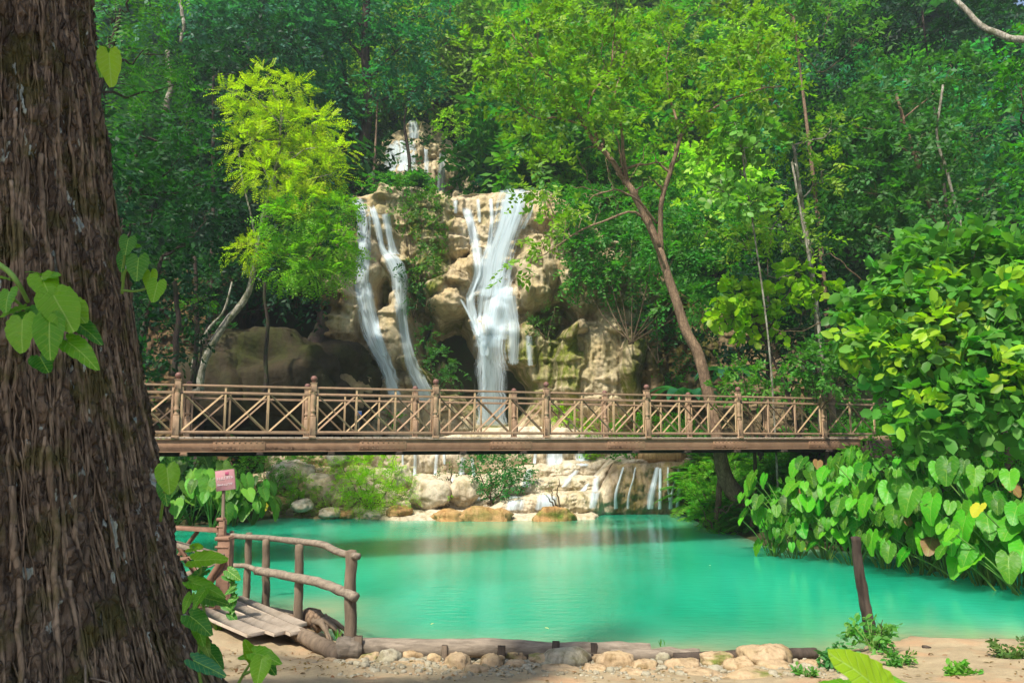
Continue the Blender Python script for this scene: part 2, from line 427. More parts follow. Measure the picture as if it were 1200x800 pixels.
sh = np.maximum(sh, .55 * np.exp(-((WX - .6) / 2.2) ** 2 - ((WY - 23.2) / 2.2) ** 2))
sh = np.maximum(sh, .9 * np.exp(-((WX + 3.2) / 1.1) ** 2 - ((WY - 11.6) / 1.0) ** 2))
# waterline drop from the ground: keep the sheet only where the ground lies below it
wme = npmesh('pool_water', np.stack([WX, WY, WX * 0], -1).reshape(-1, 3), [grid_faces(len(wx), len(wy))[:, ::-1]], {'shallow': sh.ravel()}, smooth=True)
struct('water', wme, M['water'])

# ================================================================ CLIFF
def px2w(px, py, Y=34): p = at(px, py, Y); return p[0], p[2]
BUL = [  # px, py, rx, ry, amp(m toward camera), moss
 (527, 348, 34, 30, 1.7, 0), (548, 314, 30, 22, 1.1, 0), (533, 272, 17, 30, .8, 0), (562, 292, 15, 42, .7, 0), (590, 348, 38, 24, 1.1, 0),
 (556, 400, 18, 40, 1.0, 0), (583, 392, 26, 36, .9, 0), (612, 402, 22, 34, .7, .6), (627, 318, 25, 52, 1.8, .25), (668, 262, 30, 34, .8, 0), (662, 300, 26, 60, 1.1, .1),
 (702, 440, 54, 72, 1.9, .12), (672, 388, 18, 16, 1.5, 0), (655, 430, 26, 62, .6, 1), (628, 430, 22, 60, .5, 1), (748, 435, 27, 60, 1.5, .9), (772, 430, 18, 70, .9, .5), (724, 372, 26, 30, .9, .3),
 (461, 304, 17, 16, 1.0, 0), (464, 392, 26, 54, 1.5, 0), (446, 258, 16, 26, .7, .2), (394, 385, 32, 66, 1.9, .15), (372, 350, 30, 40, 1.0, .4), (484, 432, 14, 26, .6, .3), (432, 330, 12, 60, .5, .2),
 (500, 250, 30, 40, .6, 1), (500, 310, 26, 46, .8, 1), (515, 440, 26, 34, .5, 1), (640, 244, 18, 22, .7, 0), (585, 250, 22, 34, .4, .3), (690, 330, 40, 40, .8, .8), (740, 330, 50, 40, .8, .9), (800, 420, 40, 90, .4, 1), (446, 450, 18, 14, .6, .2)]
REC = [(530, 418, 38, 48, 3.2), (652, 372, 26, 22, 1.9), (580, 460, 50, 42, 2.6), (484, 362, 16, 60, 1.6), (428, 440, 20, 26, 1.4), (322, 366, 72, 44, 4.5), (786, 400, 26, 60, 1.6), (448, 345, 12, 26, 1.2), (405, 445, 14, 26, 1.5), (496, 395, 14, 30, 1.2)]
_topX = [px2w(q, 300)[0] for q in (180, 300, 400, 408, 432, 440, 512, 518, 640, 648, 700, 760, 830, 960)]
_topZ = [at(q, r, 36)[2] for q, r in ((180, 330), (300, 320), (300, 262), (410, 236), (432, 236), (470, 226), (505, 222), (518, 231), (640, 225), (650, 232), (700, 262), (760, 320), (830, 360), (960, 400))]
def cliffY(X, Z, detail=True):
    X = np.asarray(X, float); Z = np.asarray(Z, float)
    y = 34.4 + .10 * (Z - 3) + .5 * fbm(X * .22, Z * .16, 3)
    y = y - 1.0 * sst(-4.8, -7.5, X)
    moss = np.full(X.shape, .12)
    wx_ = X + .35 * fbm(X * .8, Z * .8, 9, 2); wz_ = Z + .35 * fbm(X * .8, Z * .8, 4, 2)
    for (a, b, rx, ry, am) in REC:
        cx, cz = px2w(a, b); sx = rx * .0392; sz = ry * .0392
        r = ((wx_ - cx) / sx) ** 2 + ((wz_ - cz) / sz) ** 2
        y = y + am * (1 - sst(.25, 1.15, r)); moss = np.where(r < 1, .75, moss)
    for (a, b, rx, ry, am, mo) in BUL:
        cx, cz = px2w(a, b); sx = rx * .0392; sz = ry * .0392
        q = (wz_ - cz) / sz; q = np.where(q < 0, q * (1.0 + .15 * np.abs(q)), q)
        r = ((wx_ - cx) / sx) ** 2 + q ** 2
        bb = am * np.sqrt(np.clip(1 - r, 0, 1)); y = y - bb
        moss = np.where(r < 1, np.maximum(mo, .0), moss)
    if detail:
        # vertical drapery and lumpy travertine
        y = y - .20 * np.abs(pn(X * 2.3 + .3 * pn(X, Z), Z * .35, 2)) - .10 * np.abs(pn(X * 5.5, Z * .8, 5)) - .055 * fbm(X * 3, Z * 3, 8, 4) - .22 * np.abs(fbm(X * 1.1, Z * .9, 12, 3))
        dr = pn(X * 3.6 + 1.2 * pn(X * .7, Z * .5, 6), Z * .18, 40); y = y - .16 * sst(.05, .5, dr) * sst(-.2, .3, pn(X * .4, Z * .4, 50))
        y = y + .22 * sst(.28, .5, pn(X * 1.5, Z * 1.3, 60)) + .03 * fbm(X * 9, Z * 6, 70, 3)
        led = pn(X * .5, Z * 2.2, 21); y = y - .18 * sst(.1, .35, led)
    return y, np.clip(moss + .35 * (fbm(X * .5, Z * .4, 30, 3)), 0, 1)
x0, x1 = px2w(185, 300)[0], px2w(935, 300)[0]
nu, nf, nb = 620, 300, 40
CX = np.linspace(x0, x1, nu); top = np.interp(CX, _topX, _topZ) + .22 * fbm(CX * .9, 3.3) * (1 - .7 * sst(-3.2, -2.8, CX) * sst(.3, 0, CX)) + .35 * np.abs(pn(CX * .7, 9.1)) * (1 - sst(-3.4, -3, CX) * sst(1.9, 1.5, CX))
T = np.linspace(0, 1, nf)
X2 = np.repeat(CX[:, None], nf, 1); Z2 = 1.5 + (top[:, None] - 1.5) * T[None]
Y2, mo2 = cliffY(X2, Z2)
lip = sst(.975, 1, T)[None] * .35; Y2 = Y2 + lip
S = np.linspace(0, 1, nb + 1)[1:]
Xb = np.repeat(CX[:, None], nb, 1); Yb = Y2[:, -1:] + S[None] * (41 - Y2[:, -1:]); Zb = top[:, None] + .5 * S[None] - 2.5 * sst(.6, 1, S)[None] + .15 * fbm(Xb, Yb) * sst(0, .15, S)[None]
VV = np.stack([np.concatenate([X2, Xb], 1), np.concatenate([Y2, Yb], 1), np.concatenate([Z2, Zb], 1)], -1).reshape(-1, 3)
mo = np.concatenate([mo2, np.full(Xb.shape, .8)], 1)
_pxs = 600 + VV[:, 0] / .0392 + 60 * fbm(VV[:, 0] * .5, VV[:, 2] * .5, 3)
brn_shade = np.clip(sst(425, 375, _pxs) + .8 * sst(725, 775, _pxs), 0, 1)  # left end: cave shade painted into the cliff colour
cl = npmesh('cliff', VV, [grid_faces(nu, nf + nb)], {'moss': mo.ravel(), 'brown': brn_shade}, smooth=True)
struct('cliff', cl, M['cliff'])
# upper cliff (second tier)
def ucliffY(X, Z):
    y = 47.5 + .25 * (Z - 16) + .6 * fbm(X * .3, Z * .25, 44) - .5 * np.abs(pn(X * 1.2, Z * .4, 3)) - .25 * np.abs(pn(X * 3, Z * .6, 8)) - .1 * fbm(X * 2, Z * 2, 4)
    for (a, b, rx, ry, am) in [(478, 205, 24, 22, 1.0), (505, 200, 16, 24, 1.2), (486, 176, 20, 9, .8), (524, 190, 14, 30, .9), (505, 170, 16, 14, 1.2)]:
        c = at(a, b, 47.5); r = ((X - c[0]) / (rx * .055)) ** 2 + ((Z - c[2]) / (ry * .055)) ** 2
        y = y - am * np.sqrt(np.clip(1 - r, 0, 1))
    return y
ux0, ux1 = at(415, 180, 47.5)[0], at(560, 180, 47.5)[0]; uz0, uz1 = at(480, 262, 47.5)[2], at(480, 128, 47.5)[2]
CX = np.linspace(ux0, ux1, 160); topu = uz1 - .9 * sst(0, 1, np.abs(np.linspace(-1, 1, 160))) * 3 + .3 * fbm(CX, 2.2)
T = np.linspace(0, 1, 170); X2 = np.repeat(CX[:, None], 170, 1); Z2 = uz0 + (topu[:, None] - uz0) * T[None]; Y2 = ucliffY(X2, Z2)
Xb = np.repeat(CX[:, None], 10, 1); S = np.linspace(.1, 1, 10); Yb = Y2[:, -1:] + S[None] * 6; Zb = topu[:, None] + .3 * S[None]
VV = np.stack([np.concatenate([X2, Xb], 1), np.concatenate([Y2, Yb], 1), np.concatenate([Z2, Zb], 1)], -1).reshape(-1, 3)
struct('upper_cliff', npmesh('upper_cliff', VV, [grid_faces(160, 180)], {'moss': np.full(len(VV), .15)}, smooth=True), M['cliff'])
# ================================================================ TERRACES (stepped travertine)
nx = 520; TX = np.linspace(at(285, 580, 27)[0], at(860, 580, 27)[0], nx)
def tx(px): return at(px, 575, 26.5)[0]
def cols(pts): return np.interp(TX, [tx(p[0]) for p in pts], [p[1] for p in pts])
wob = lambda s, a: a * fbm(TX * .7, s, 0, 4)
def zpy(py, Y): return float(at(600, py, Y)[2])
# four steps: riser depth y_k and top z_k as functions of x
y0 = cols([(285, 25.4), (440, 24.9), (480, 24.35), (600, 24.4), (690, 24.7), (705, 26.2), (860, 26.2)]) + wob(11, .25)
z0 = cols([(285, .05), (470, .10), (690, .10), (705, -.1), (860, -.1)]) + wob(12, .02)
y1 = cols([(285, 24.6), (470, 25.0), (580, 25.2), (700, 25.6), (716, 25.9), (760, 25.7), (800, 25.6), (860, 24.6)]) + wob(1, .22)
z1 = cols([(285, .25), (470, .22), (570, .22), (590, .55), (650, .75), (702, .8), (722, 1.72), (800, 1.78), (860, 1.6)]) + wob(2, .06)
y2 = cols([(285, 26.2), (470, 26.4), (500, 26.1), (560, 26.2), (640, 26.6), (700, 26.7), (730, 27.4), (860, 27)]) + wob(3, .3)
z2 = cols([(285, .6), (330, 1.3), (400, 1.35), (470, .5), (560, .45), (600, 1.15), (700, 1.25), (722, 1.84), (860, 1.9)]) + wob(4, .07)
y3 = cols([(285, 27.4), (470, 27.9), (560, 27.9), (640, 27.6), (700, 28.0), (730, 28.6), (860, 28.4)]) + wob(5, .35)
z3 = cols([(285, 1.3), (400, 1.6), (470, 1.25), (560, 1.2), (620, 1.6), (700, 1.75), (730, 2.0), (860, 2.1)]) + wob(6, .08)
y4 = cols([(285, 29.5), (470, 29.4), (560, 29.6), (640, 29.2), (700, 29.0), (860, 30)]) + wob(7, .35)
z4 = cols([(285, 2.4), (470, 2.55), (530, 2.75), (555, 3.0), (600, 3.08), (660, 3.05), (700, 2.9), (740, 2.5), (860, 2.4)]) + wob(8, .06)
PY = []; PZ = []; prevz = np.full(nx, -.6)
for k, (yy, zz) in enumerate(((y0, z0), (np.maximum(y1 + .35, y0 + .3), z1), (y2, z2), (y3, z3), (y4, z4))):
    H = zz - prevz; nr = 26
    for t in np.linspace(0, 1, nr):
        under = .16 * np.clip(H, .1, 1.2) * math.sin(PI * min(1, (1 - t) * 1.1)) ** 1 * -1
        zc = prevz + H * t
        bul = -.16 * np.clip(H, 0, 1.5) * math.sin(PI * t ** .8) + .18 * t ** 8
        rough = -.20 * np.abs(pn(TX * 1.3, zc * .8, k * 7)) * np.clip(H, .2, 1.6) - .05 * np.abs(pn(TX * 7, zc * 2.5, k * 3)) - .08 * fbm(TX * 3, zc * 5, k, 5) - .10 * np.abs(pn(TX * 14, zc * 6, 5)) * (k == 1)
        PY.append(yy + bul + rough * np.clip(H * 4, 0, 1)); PZ.append(zc + .03 * fbm(TX * 4, zc * 3, 5, 2) * (t > .1))
    nxt = (np.maximum(y1 + .35, y0 + .3), y2, y3, y4, y4 + 6)[k]; nt_ = 18 if k < 4 else 30
    for t in np.linspace(0, 1, nt_ + 2)[1:-1]:
        yc = yy + .2 + (nxt - yy - .25) * t
        PY.append(yc); PZ.append(zz + .07 * t + .07 * fbm(TX * 1.6, yc * 1.6, 4, 4) - .04 * sst(0, .3, t))
    prevz = zz - .05
PY = np.array(PY).T; PZ = np.array(PZ).T
V = np.stack([np.repeat(TX[:, None], PY.shape[1], 1), PY, PZ], -1).reshape(-1, 3)
mo = np.clip(.12 + .3 * fbm(V[:, 0] * .6, V[:, 2] * .8, 3), 0, .5) + .45 * sst(tx(710), tx(722), V[:, 0]) * (V[:, 1] < 27) + .5 * sst(tx(440), tx(400), V[:, 0])
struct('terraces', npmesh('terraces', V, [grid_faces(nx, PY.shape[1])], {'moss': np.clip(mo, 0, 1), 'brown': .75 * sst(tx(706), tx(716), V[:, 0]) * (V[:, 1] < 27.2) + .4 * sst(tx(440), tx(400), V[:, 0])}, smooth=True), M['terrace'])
from mathutils.bvhtree import BVHTree
def bvh_of(*objs):
    vs = []; fs = []; o_ = 0
    for o in objs:
        me = o.data; a = np.empty(len(me.vertices) * 3, dtype=np.float32); me.vertices.foreach_get('co', a); a = a.reshape(-1, 3)
        vs.extend(map(tuple, a.tolist())); l = np.empty(len(me.polygons) * 4, dtype=np.int32); me.polygons.foreach_get('vertices', l)
        fs.extend((l.reshape(-1, 4) + o_).tolist()); o_ += len(a)
    return BVHTree.FromPolygons(vs, fs)
CB = bvh_of(bpy.data.objects['cliff']); UB = bvh_of(bpy.data.objects['upper_cliff']); TB = bvh_of(bpy.data.objects['terraces'])
EYEV = Vector((0, 0, EYE))
def ray_on(B, px, py, off, dflt):
    d = Vector(at(px, py, 10)) - EYEV; d.normalize(); h = B.ray_cast(EYEV, d, 100)[0]
    return at(px, py, (h[1] if h is not None else dflt) - off)
def cliffP(px, py, off=.0): return ray_on(CB, px, py, off, 34)
def ucliffP(px, py, off=.0): return ray_on(UB, px, py, off, 48)
def terrP(px, py, off=.0): return ray_on(TB, px, py, off, 26.5)
BV = bvh_of(terr, bpy.data.objects['cliff'], bpy.data.objects['upper_cliff'], bpy.data.objects['terraces'])
def hit(px, py):
    d = Vector(at(px, py, 10)) - Vector((0, 0, EYE)); d.normalize()
    h, n, i, t = BV.ray_cast(Vector((0, 0, EYE)), d, 300)
    return (np.array(h), np.array(n)) if h is not None else (at(px, py, 60), np.array([0, -1., 0]))
def down(x, y, z=80):
    h, n, i, t = BV.ray_cast(Vector((x, y, z)), Vector((0, 0, -1)), 300)
    return float(h[2]) if h is not None else float(Ht(x, y))

# ================================================================ ROCKS
def rock_mesh(seed, res=20, rough=.22, flat=.75, ax=(1, .8, .6)):
    u = np.linspace(0, PI, res); v = np.linspace(0, 2 * PI, res * 2 + 1)[:-1]
    U, W = np.meshgrid(u, v, indexing='ij'); d = np.stack([np.sin(U) * np.cos(W), np.sin(U) * np.sin(W), np.cos(U)], -1)
    e = np.sign(d) * np.abs(d) ** .85
    r = 1 + rough * fbm(d[..., 0] * 1.2 + seed * 3.1, d[..., 1] * 1.2, d[..., 2] * 1.2 + seed, 5) + rough * .4 * np.abs(pn(d[..., 0] * 4, d[..., 1] * 4 + seed, d[..., 2] * 4))
    P = e * r[..., None] * np.array(ax); n = res * 2
    i = np.arange(res - 1)[:, None] * n; j = np.arange(n)[None]; j2 = (j + 1) % n
    Q = np.stack([i + j, i + n + j, i + n + j2, i + j2], -1).reshape(-1, 4)
    mo = np.clip(.2 + .8 * fbm(d[..., 0] + seed, d[..., 1], d[..., 2], 3), 0, 1)
    return P.reshape(-1, 3), Q, mo.ravel()
def boulder(name, label, cat, c, size, mat, seed, rz=0, moss=.3, group=None, res=28, rough=.22):
    V, Q, mo = rock_mesh(seed, res, rough, ax=(1, 1, 1)); V = V * (np.array(size) / 2)
    me = npmesh(name, V, [Q], {'moss': np.clip(mo * moss * 2, 0, 1)}, smooth=True, mats=[mat])
    o = link(name, me, None, c); o.rotation_euler = (0, 0, rz); return tag(o, label, cat, group)
def bpx(px, py, Y): return at(px, py, Y)
boulder('boulder', 'huge dark mossy boulder in the shadowy cave behind the bridge', 'boulder', at(335, 452, 31.2), (7.2, 3.4, 4.2), M['shaded_caverock'], 3, .05, .9, rough=.34, res=44)
boulder('boulder', 'low dark rock beside the huge boulder under the pale leaning trunk', 'boulder', at(262, 455, 30.6), (3.8, 3, 3.0), M['shaded_caverock'], 5, .3, .8)
boulder('boulder', 'upright brown rock pillar between the cave and the left waterfall', 'boulder', at(408, 470, 31.6), (2.0, 2, 2.6), M['brownrock'], 8, .2, .6)
boulder('boulder', 'round tan boulder with a white trickle, left of the small dark hole', 'boulder', at(504, 578, 26.0), (1.4, 1.2, 1.0), M['terrace'], 11, 0, .1, rough=.24)
boulder('boulder', 'round tan boulder right of the small dark hole, beside the green bush', 'boulder', at(545, 575, 26.2), (1.05, 1.0, .95), M['terrace'], 12, 0, .1, rough=.24)
for i, (px, py, sx, sz, lb) in enumerate([(342, 556, 2.6, 1.3, 'blocky tan rock wall above the small rounded fern bush'), (372, 566, 2.0, 1.0, 'grey tan block between the two fern bushes'), (355, 592, 1.2, .55, 'pale flat rock at the waterline under the small fern bush'),
     (386, 601, 1.3, .5, 'low tan rock at the waterline between the fern bushes'), (405, 603, .9, .4, 'small orange brown rock at the waterline left of the bright bush'), (325, 590, 1.3, .6, 'brown rock on the shore right of the taro patch'),
     (468, 600, 1.5, .55, 'flat orange brown rock at the waterline right of the bright bush'), (438, 604, 1.2, .4, 'low rock in the water below the bright bush'), (470, 560, 1.2, 1.2, 'tan rock shoulder between bright bush and white falls'), (398, 532, 1.6, 1.3, 'mottled grey rock just under the bridge beam left of the bright bush')]):
    Yb = 25.0 if py > 585 else 26.6
    p = at(px, py, Yb); boulder('rock', lb, 'rock', p, (sx * .6, sx * .5, sz * .75), M['terrace'] if i not in (4, 6, 5) else M['islet'], 20 + i, i * .7, .35)
for i, (px, py, sx, sz, lb) in enumerate([(525, 596, 1.9, .75, 'small orange earth mound with a sprig in front of the small hole'), (570, 596, 2.9, 1.05, 'largest bare orange earth mound at the foot of the cascades'), (648, 598, 2.3, 1.0, 'dark mossy mound at the waterline with a wispy seedling')]):
    p = at(px, py + 3, 24.5); p[2] = .02; boulder('mound', lb, 'mound', p, (sx * .55, .8, sz * .75), M['islet'], 40 + i, 0, (.15, .3, .9)[i], res=24, rough=.34)
boulder('boulder', 'smooth orange tan boulder above the right curtain of thin falls', 'boulder', at(775, 535, 27.6), (1.9, 1.2, .7), M['islet'], 52, 0, .1, rough=.1)
# ================================================================ WATERFALLS
def mat_fall(name, dens=1.0, blue=.0):
    m, nt = newmat(name); n_ = N(nt); uv = n_.n('TexCoord').outputs['UV']
    a = n_.noise(n_.map(uv, (5.5, .28, 1)), 1.0, 5, .62, .25); b = n_.noise(n_.map(uv, (22, .7, 1)), 1.0, 3, .6)
    ed = n_.attr('edge')
    s = n_.math('ADD', n_.math('MULTIPLY', a, .75), n_.math('MULTIPLY', b, .3))
    f = n_.math('MULTIPLY', n_.ramp(n_.math('ADD', s, n_.math('MULTIPLY', n_.math('SUBTRACT', ed, .72), .62)), [(.46 - .06 * dens, 0), (.74 - .05 * dens, 1)]), min(.96, .82 * dens))
    c = n_.mix(b, (.50, .68, .80), (.84, .90, .93))
    d = n_.n('BsdfDiffuse'); n_.l(c, d.inputs[0]); t = n_.n('BsdfTranslucent'); n_.l(c, t.inputs[0])
    mx = n_.n('MixShader'); mx.inputs[0].default_value = .35; n_.l(d.outputs[0], mx.inputs[1]); n_.l(t.outputs[0], mx.inputs[2])
    tr = n_.n('BsdfTransparent'); m2 = n_.n('MixShader'); n_.l(f, m2.inputs[0]); n_.l(tr.outputs[0], m2.inputs[1]); n_.l(mx.outputs[0], m2.inputs[2])
    n_.out(m2.outputs[0]); return m
M['fall'] = mat_fall('white_water', .98); M['fall_thin'] = mat_fall('thin_white_water', .80)
def stream(pf, pts, off=.10, n=70, nv=15, seed=0):
    """pts: (px,py,width_px[,free]); returns verts, faces, uv, edge following the rock by pf"""
    A = np.array([[q[0], q[1], q[2]] for q in pts], float); n = max(8, int(n)); Cc = curve(A, n)
    fr = np.interp(np.linspace(0, 1, n), np.linspace(0, 1, len(pts)), [q[3] if len(q) > 3 else 0 for q in pts])
    V = []; uv = []; ed = []; Lc = 0; prev = None; sc = .0392
    base = None
    for k in range(n):
        px, py, wd = Cc[k]
        row = []
        for j in range(nv):
            s = j / (nv - 1) * 2 - 1
            row.append(pf(px + s * wd / 2, py, off + .10 * (1 - s * s)))
        row = np.array(row)
        V.append(row)
        if prev is not None: Lc += np.linalg.norm(row[nv // 2] - prev[nv // 2])
        wid = np.linalg.norm(row[-1] - row[0])
        for j in range(nv):
            s = j / (nv - 1) * 2 - 1
            uv.append((s * wid / 2 + seed * 7.3, Lc + seed * 3)); e = 1 - abs(s) ** 2.2
            e *= .35 + .65 * min(1, k / (n * .04) + .3); e *= min(1, (n - 1 - k) / (n * .06) + .25); ed.append(e)
        prev = row
    V = np.array(V)
    # water does not climb back under an overhang: keep it from receding faster than gravity lets it
    for k in range(1, n):
        dz = V[k - 1, :, 2] - V[k, :, 2]
        lim = V[k - 1, :, 1] + np.maximum(.22 * dz, 0)
        f = lim < V[k, :, 1]
        if f.any():
            for j in np.where(f)[0]:
                px, py = proj(V[k, j]); V[k, j] = at(px, py, lim[j])
    for _ in range(2): V[1:-1] = (V[:-2] + V[2:] + 2 * V[1:-1]) / 4; V[:, 1:-1] = (V[:, :-2] + V[:, 2:] + 2 * V[:, 1:-1]) / 4
    return V.reshape(-1, 3), grid_faces(n, nv), np.array(uv), np.array(ed)
def fall_obj(name, parent, streams, pf, mat, off=.10):
    Vs = []; Fs = []; U = []; E = []; o_ = 0
    for i, s in enumerate(streams):
        L = sum(math.hypot(s[k + 1][0] - s[k][0], s[k + 1][1] - s[k][1]) for k in range(len(s) - 1))
        v, f, u, e = stream(pf, s, off + .012 * i, n=max(8, L * .45), seed=i + 1 + len(name)); Vs.append(v); Fs.append(f + o_); U.append(u); E.append(e); o_ += len(v)
    me = npmesh(name, np.concatenate(Vs), [np.concatenate(Fs)], {'edge': np.concatenate(E)}, np.concatenate(U), True, [mat])
    return link(name, me, parent)
t = thing('waterfall', 'tall central waterfall pouring white over the tan travertine cliff', 'waterfall')
fall_obj('cascade', t, [[(605, 221, 52), (601, 240, 54), (592, 270, 50), (582, 300, 56), (577, 330, 62), (574, 350, 66)], [(607, 224, 34), (596, 262, 34), (584, 300, 40), (580, 330, 40)], [(586, 318, 46), (578, 350, 60), (574, 380, 54), (574, 410, 48)], [(592, 335, 40), (584, 370, 44), (582, 400, 40)]], cliffP, M['fall'])
fall_obj('plunge', t, [[(574, 392, 52), (575, 425, 54), (576, 460, 54), (576, 502, 58)], [(572, 392, 26), (572, 430, 24), (574, 502, 28)], [(596, 345, 24), (601, 380, 26), (602, 430, 18)]], cliffP, M['fall_thin'], .2)
fall_obj('side_strand', t, [[(547, 243, 18), (552, 262, 18), (558, 290, 18), (561, 318, 17), (556, 334, 14), (551, 350, 16), (556, 378, 17), (566, 405, 18), (568, 420, 22)], [(575, 232, 8), (576, 260, 7), (572, 300, 10)], [(540, 350, 6), (552, 372, 7), (562, 395, 10)]], cliffP, M['fall'])
fall_obj('thin_strand', t, [[(534, 233, 10), (534, 252, 6)], [(560, 232, 8), (562, 262, 6)], [(620, 224, 10), (622, 246, 8), (612, 270, 10)], [(590, 232, 10), (589, 280, 8)], [(620, 392, 14), (622, 430, 10)]], cliffP, M['fall_thin'])
t = thing('waterfall', 'left waterfall falling in one long veil beside the brown rock pillar', 'waterfall')
fall_obj('veil', t, [[(417, 231, 28), (424, 250, 26), (426, 290, 24), (424, 330, 27), (430, 370, 30), (439, 400, 32), (451, 425, 28), (459, 448, 26), (466, 470, 26)], [(432, 330, 10), (440, 380, 14), (452, 420, 12)]], cliffP, M['fall'])
t = thing('waterfall', 'twin waterfall that slides over a tan ledge between the left veil and the green knoll', 'waterfall')
fall_obj('veil', t, [[(436, 240, 13), (442, 262, 14), (448, 290, 12), (460, 304, 30), (467, 322, 28), (470, 350, 24), (473, 385, 20), (478, 410, 21), (486, 436, 26), (497, 458, 34), (502, 475, 36)]], cliffP, M['fall'])
fall_obj('strand', t, [[(452, 250, 16), (456, 272, 14), (462, 300, 20)]], cliffP, M['fall'])
t = thing('waterfall', 'distant upper waterfall high among the trees above the main drop', 'waterfall')
fall_obj('veil', t, [[(474, 164, 38), (474, 180, 42), (472, 202, 44)], [(484, 140, 16), (486, 164, 20)], [(460, 168, 18), (456, 202, 22)]], ucliffP, M['fall'])
fall_obj('strand', t, [[(519, 178, 13), (518, 200, 14), (516, 226, 16)], [(499, 172, 8), (500, 205, 9)]], ucliffP, M['fall_thin'])
for lb, ss, mt in [
    ('small white fall in the dark recess just right of the bright bush', [[(486, 524, 9), (487, 540, 9), (486, 560, 10)], [(472, 528, 5), (472, 552, 5)]], 'fall'),
    ('second white fall under the bridge, above the round boulders', [[(513, 524, 10), (511, 545, 9), (510, 560, 8)], [(520, 528, 6), (521, 545, 5)]], 'fall'),
    ('short white fall left of the dark green bush', [[(543, 534, 12), (542, 548, 14), (541, 557, 16)], [(553, 536, 8), (556, 560, 7)]], 'fall'),
    ('wide white sheet fall on the topmost terrace under the bridge', [[(650, 524, 30), (650, 536, 34), (650, 547, 36)], [(680, 524, 26), (683, 547, 28)], [(628, 526, 8), (626, 545, 8)]], 'fall'),
    ('white water sliding over the low terrace between the orange and mossy mounds', [[(606, 580, 30), (604, 590, 34), (602, 599, 36)], [(640, 577, 40), (640, 588, 44), (638, 599, 48)]], 'fall'),
    ('slanting white trickle down the middle terraces', [[(678, 550, 14), (668, 560, 14), (660, 572, 12)], [(690, 566, 10), (682, 576, 14)]], 'fall'),
    ('white trickle over the middle ledge left of the dark green bush', [[(532, 556, 8), (530, 570, 10), (533, 588, 9)]], 'fall'),
    ('white water running over the left round boulder', [[(508, 560, 10), (514, 572, 12), (516, 588, 12)]], 'fall'),
    ('white water beside the right round boulder', [[(556, 562, 8), (560, 574, 10), (562, 588, 12)]], 'fall'),
    ('small sheet fall in the middle of the pale terraces', [[(622, 548, 16), (618, 560, 20), (616, 572, 22)]], 'fall'),
    ('faint film of water on the terrace left of the rough curtain', [[(700, 556, 14), (698, 575, 18), (694, 597, 16)]], 'fall'),
    ('leftmost thin fall on the rough right curtain', [[(731, 546, 6), (727, 560, 6), (722, 578, 8), (722, 598, 10)]], 'fall'),
    ('single thin fall second from the left on the rough curtain', [[(745, 546, 5), (742, 562, 5), (737, 580, 6), (736, 598, 7)]], 'fall_thin'),
    ('broad fan of thin falls at the middle of the rough curtain', [[(771, 546, 12), (768, 562, 16), (764, 580, 18), (762, 598, 16)], [(774, 548, 6), (773, 598, 8)]], 'fall'),
    ('thin fall right of the broad fan on the rough curtain', [[(783, 546, 5), (783, 570, 6), (786, 598, 6)]], 'fall'),
    ('slanting fall beside the green fern bank', [[(797, 546, 6), (792, 562, 7), (787, 580, 8), (786, 598, 12)], [(801, 552, 6), (796, 575, 8), (793, 598, 8)]], 'fall')]:
    o = fall_obj('small_waterfall', None, [[(a, b, c * .8) for a, b, c in q] for q in ss], terrP, M[mt], .05); tag(o, lb, 'waterfall', 'small falls over the terraces')

# ================================================================ FOLIAGE GENERATORS
TPL = {
 'dia': (np.array([(0, 0, 0), (.45, .5, -.06), (1, 0, -.12), (.45, -.5, -.06)]), [np.array([(0, 2, 1), (0, 3, 2)])]),
 'oval': (np.array([(0, 0, 0), (.3, .42, .04), (.72, .42, .0), (1, 0, -.16), (.72, -.42, .0), (.3, -.42, .04), (.3, 0, -.03), (.7, 0, -.08)]),
          [np.array([(0, 6, 1), (7, 3, 2), (0, 5, 6), (7, 4, 3)]), np.array([(6, 7, 2, 1), (5, 4, 7, 6)])]),
}
def unit(a): return a / (np.linalg.norm(a, axis=-1, keepdims=True) + 1e-9)
def leaves(P, D, Nn, size, wid, tpl='dia', rng=None, tint=None, hue=None):
    """P base, D direction, Nn normal (n,3); size (n,)"""
    T, Fs = TPL[tpl]; n = len(P); D = unit(D); S = unit(np.cross(Nn, D)); Nn = np.cross(D, S)
    size = np.broadcast_to(size, (n,))[:, None, None]
    V = P[:, None] + size * (T[None, :, 0:1] * D[:, None] + T[None, :, 1:2] * wid * S[:, None] + T[None, :, 2:3] * Nn[:, None])
    k = len(T); off = (np.arange(n) * k)[:, None, None]
    F = [(f[None] + off).reshape(-1, f.shape[1]) for f in Fs]
    tint = rng.uniform(0, 1, n) if tint is None else tint; hue = rng.uniform(0, 1, n) if hue is None else hue
    return V.reshape(-1, 3), F, np.repeat(tint, k), np.repeat(hue, k)
class Fol:
    def __init__(s): s.V = []; s.F = {}; s.t = []; s.h = []; s.n = 0
    def add(s, V, F, t, h):
        for f in F: s.F.setdefault(f.shape[1], []).append(f + s.n)
        s.V.append(V); s.t.append(t); s.h.append(h); s.n += len(V)
    def mesh(s, name, mat, uv=None, smooth=False):
        return npmesh(name, np.concatenate(s.V), [np.concatenate(v) for v in s.F.values()], {'tint': np.concatenate(s.t), 'hue': np.concatenate(s.h)}, uv, smooth, [mat])
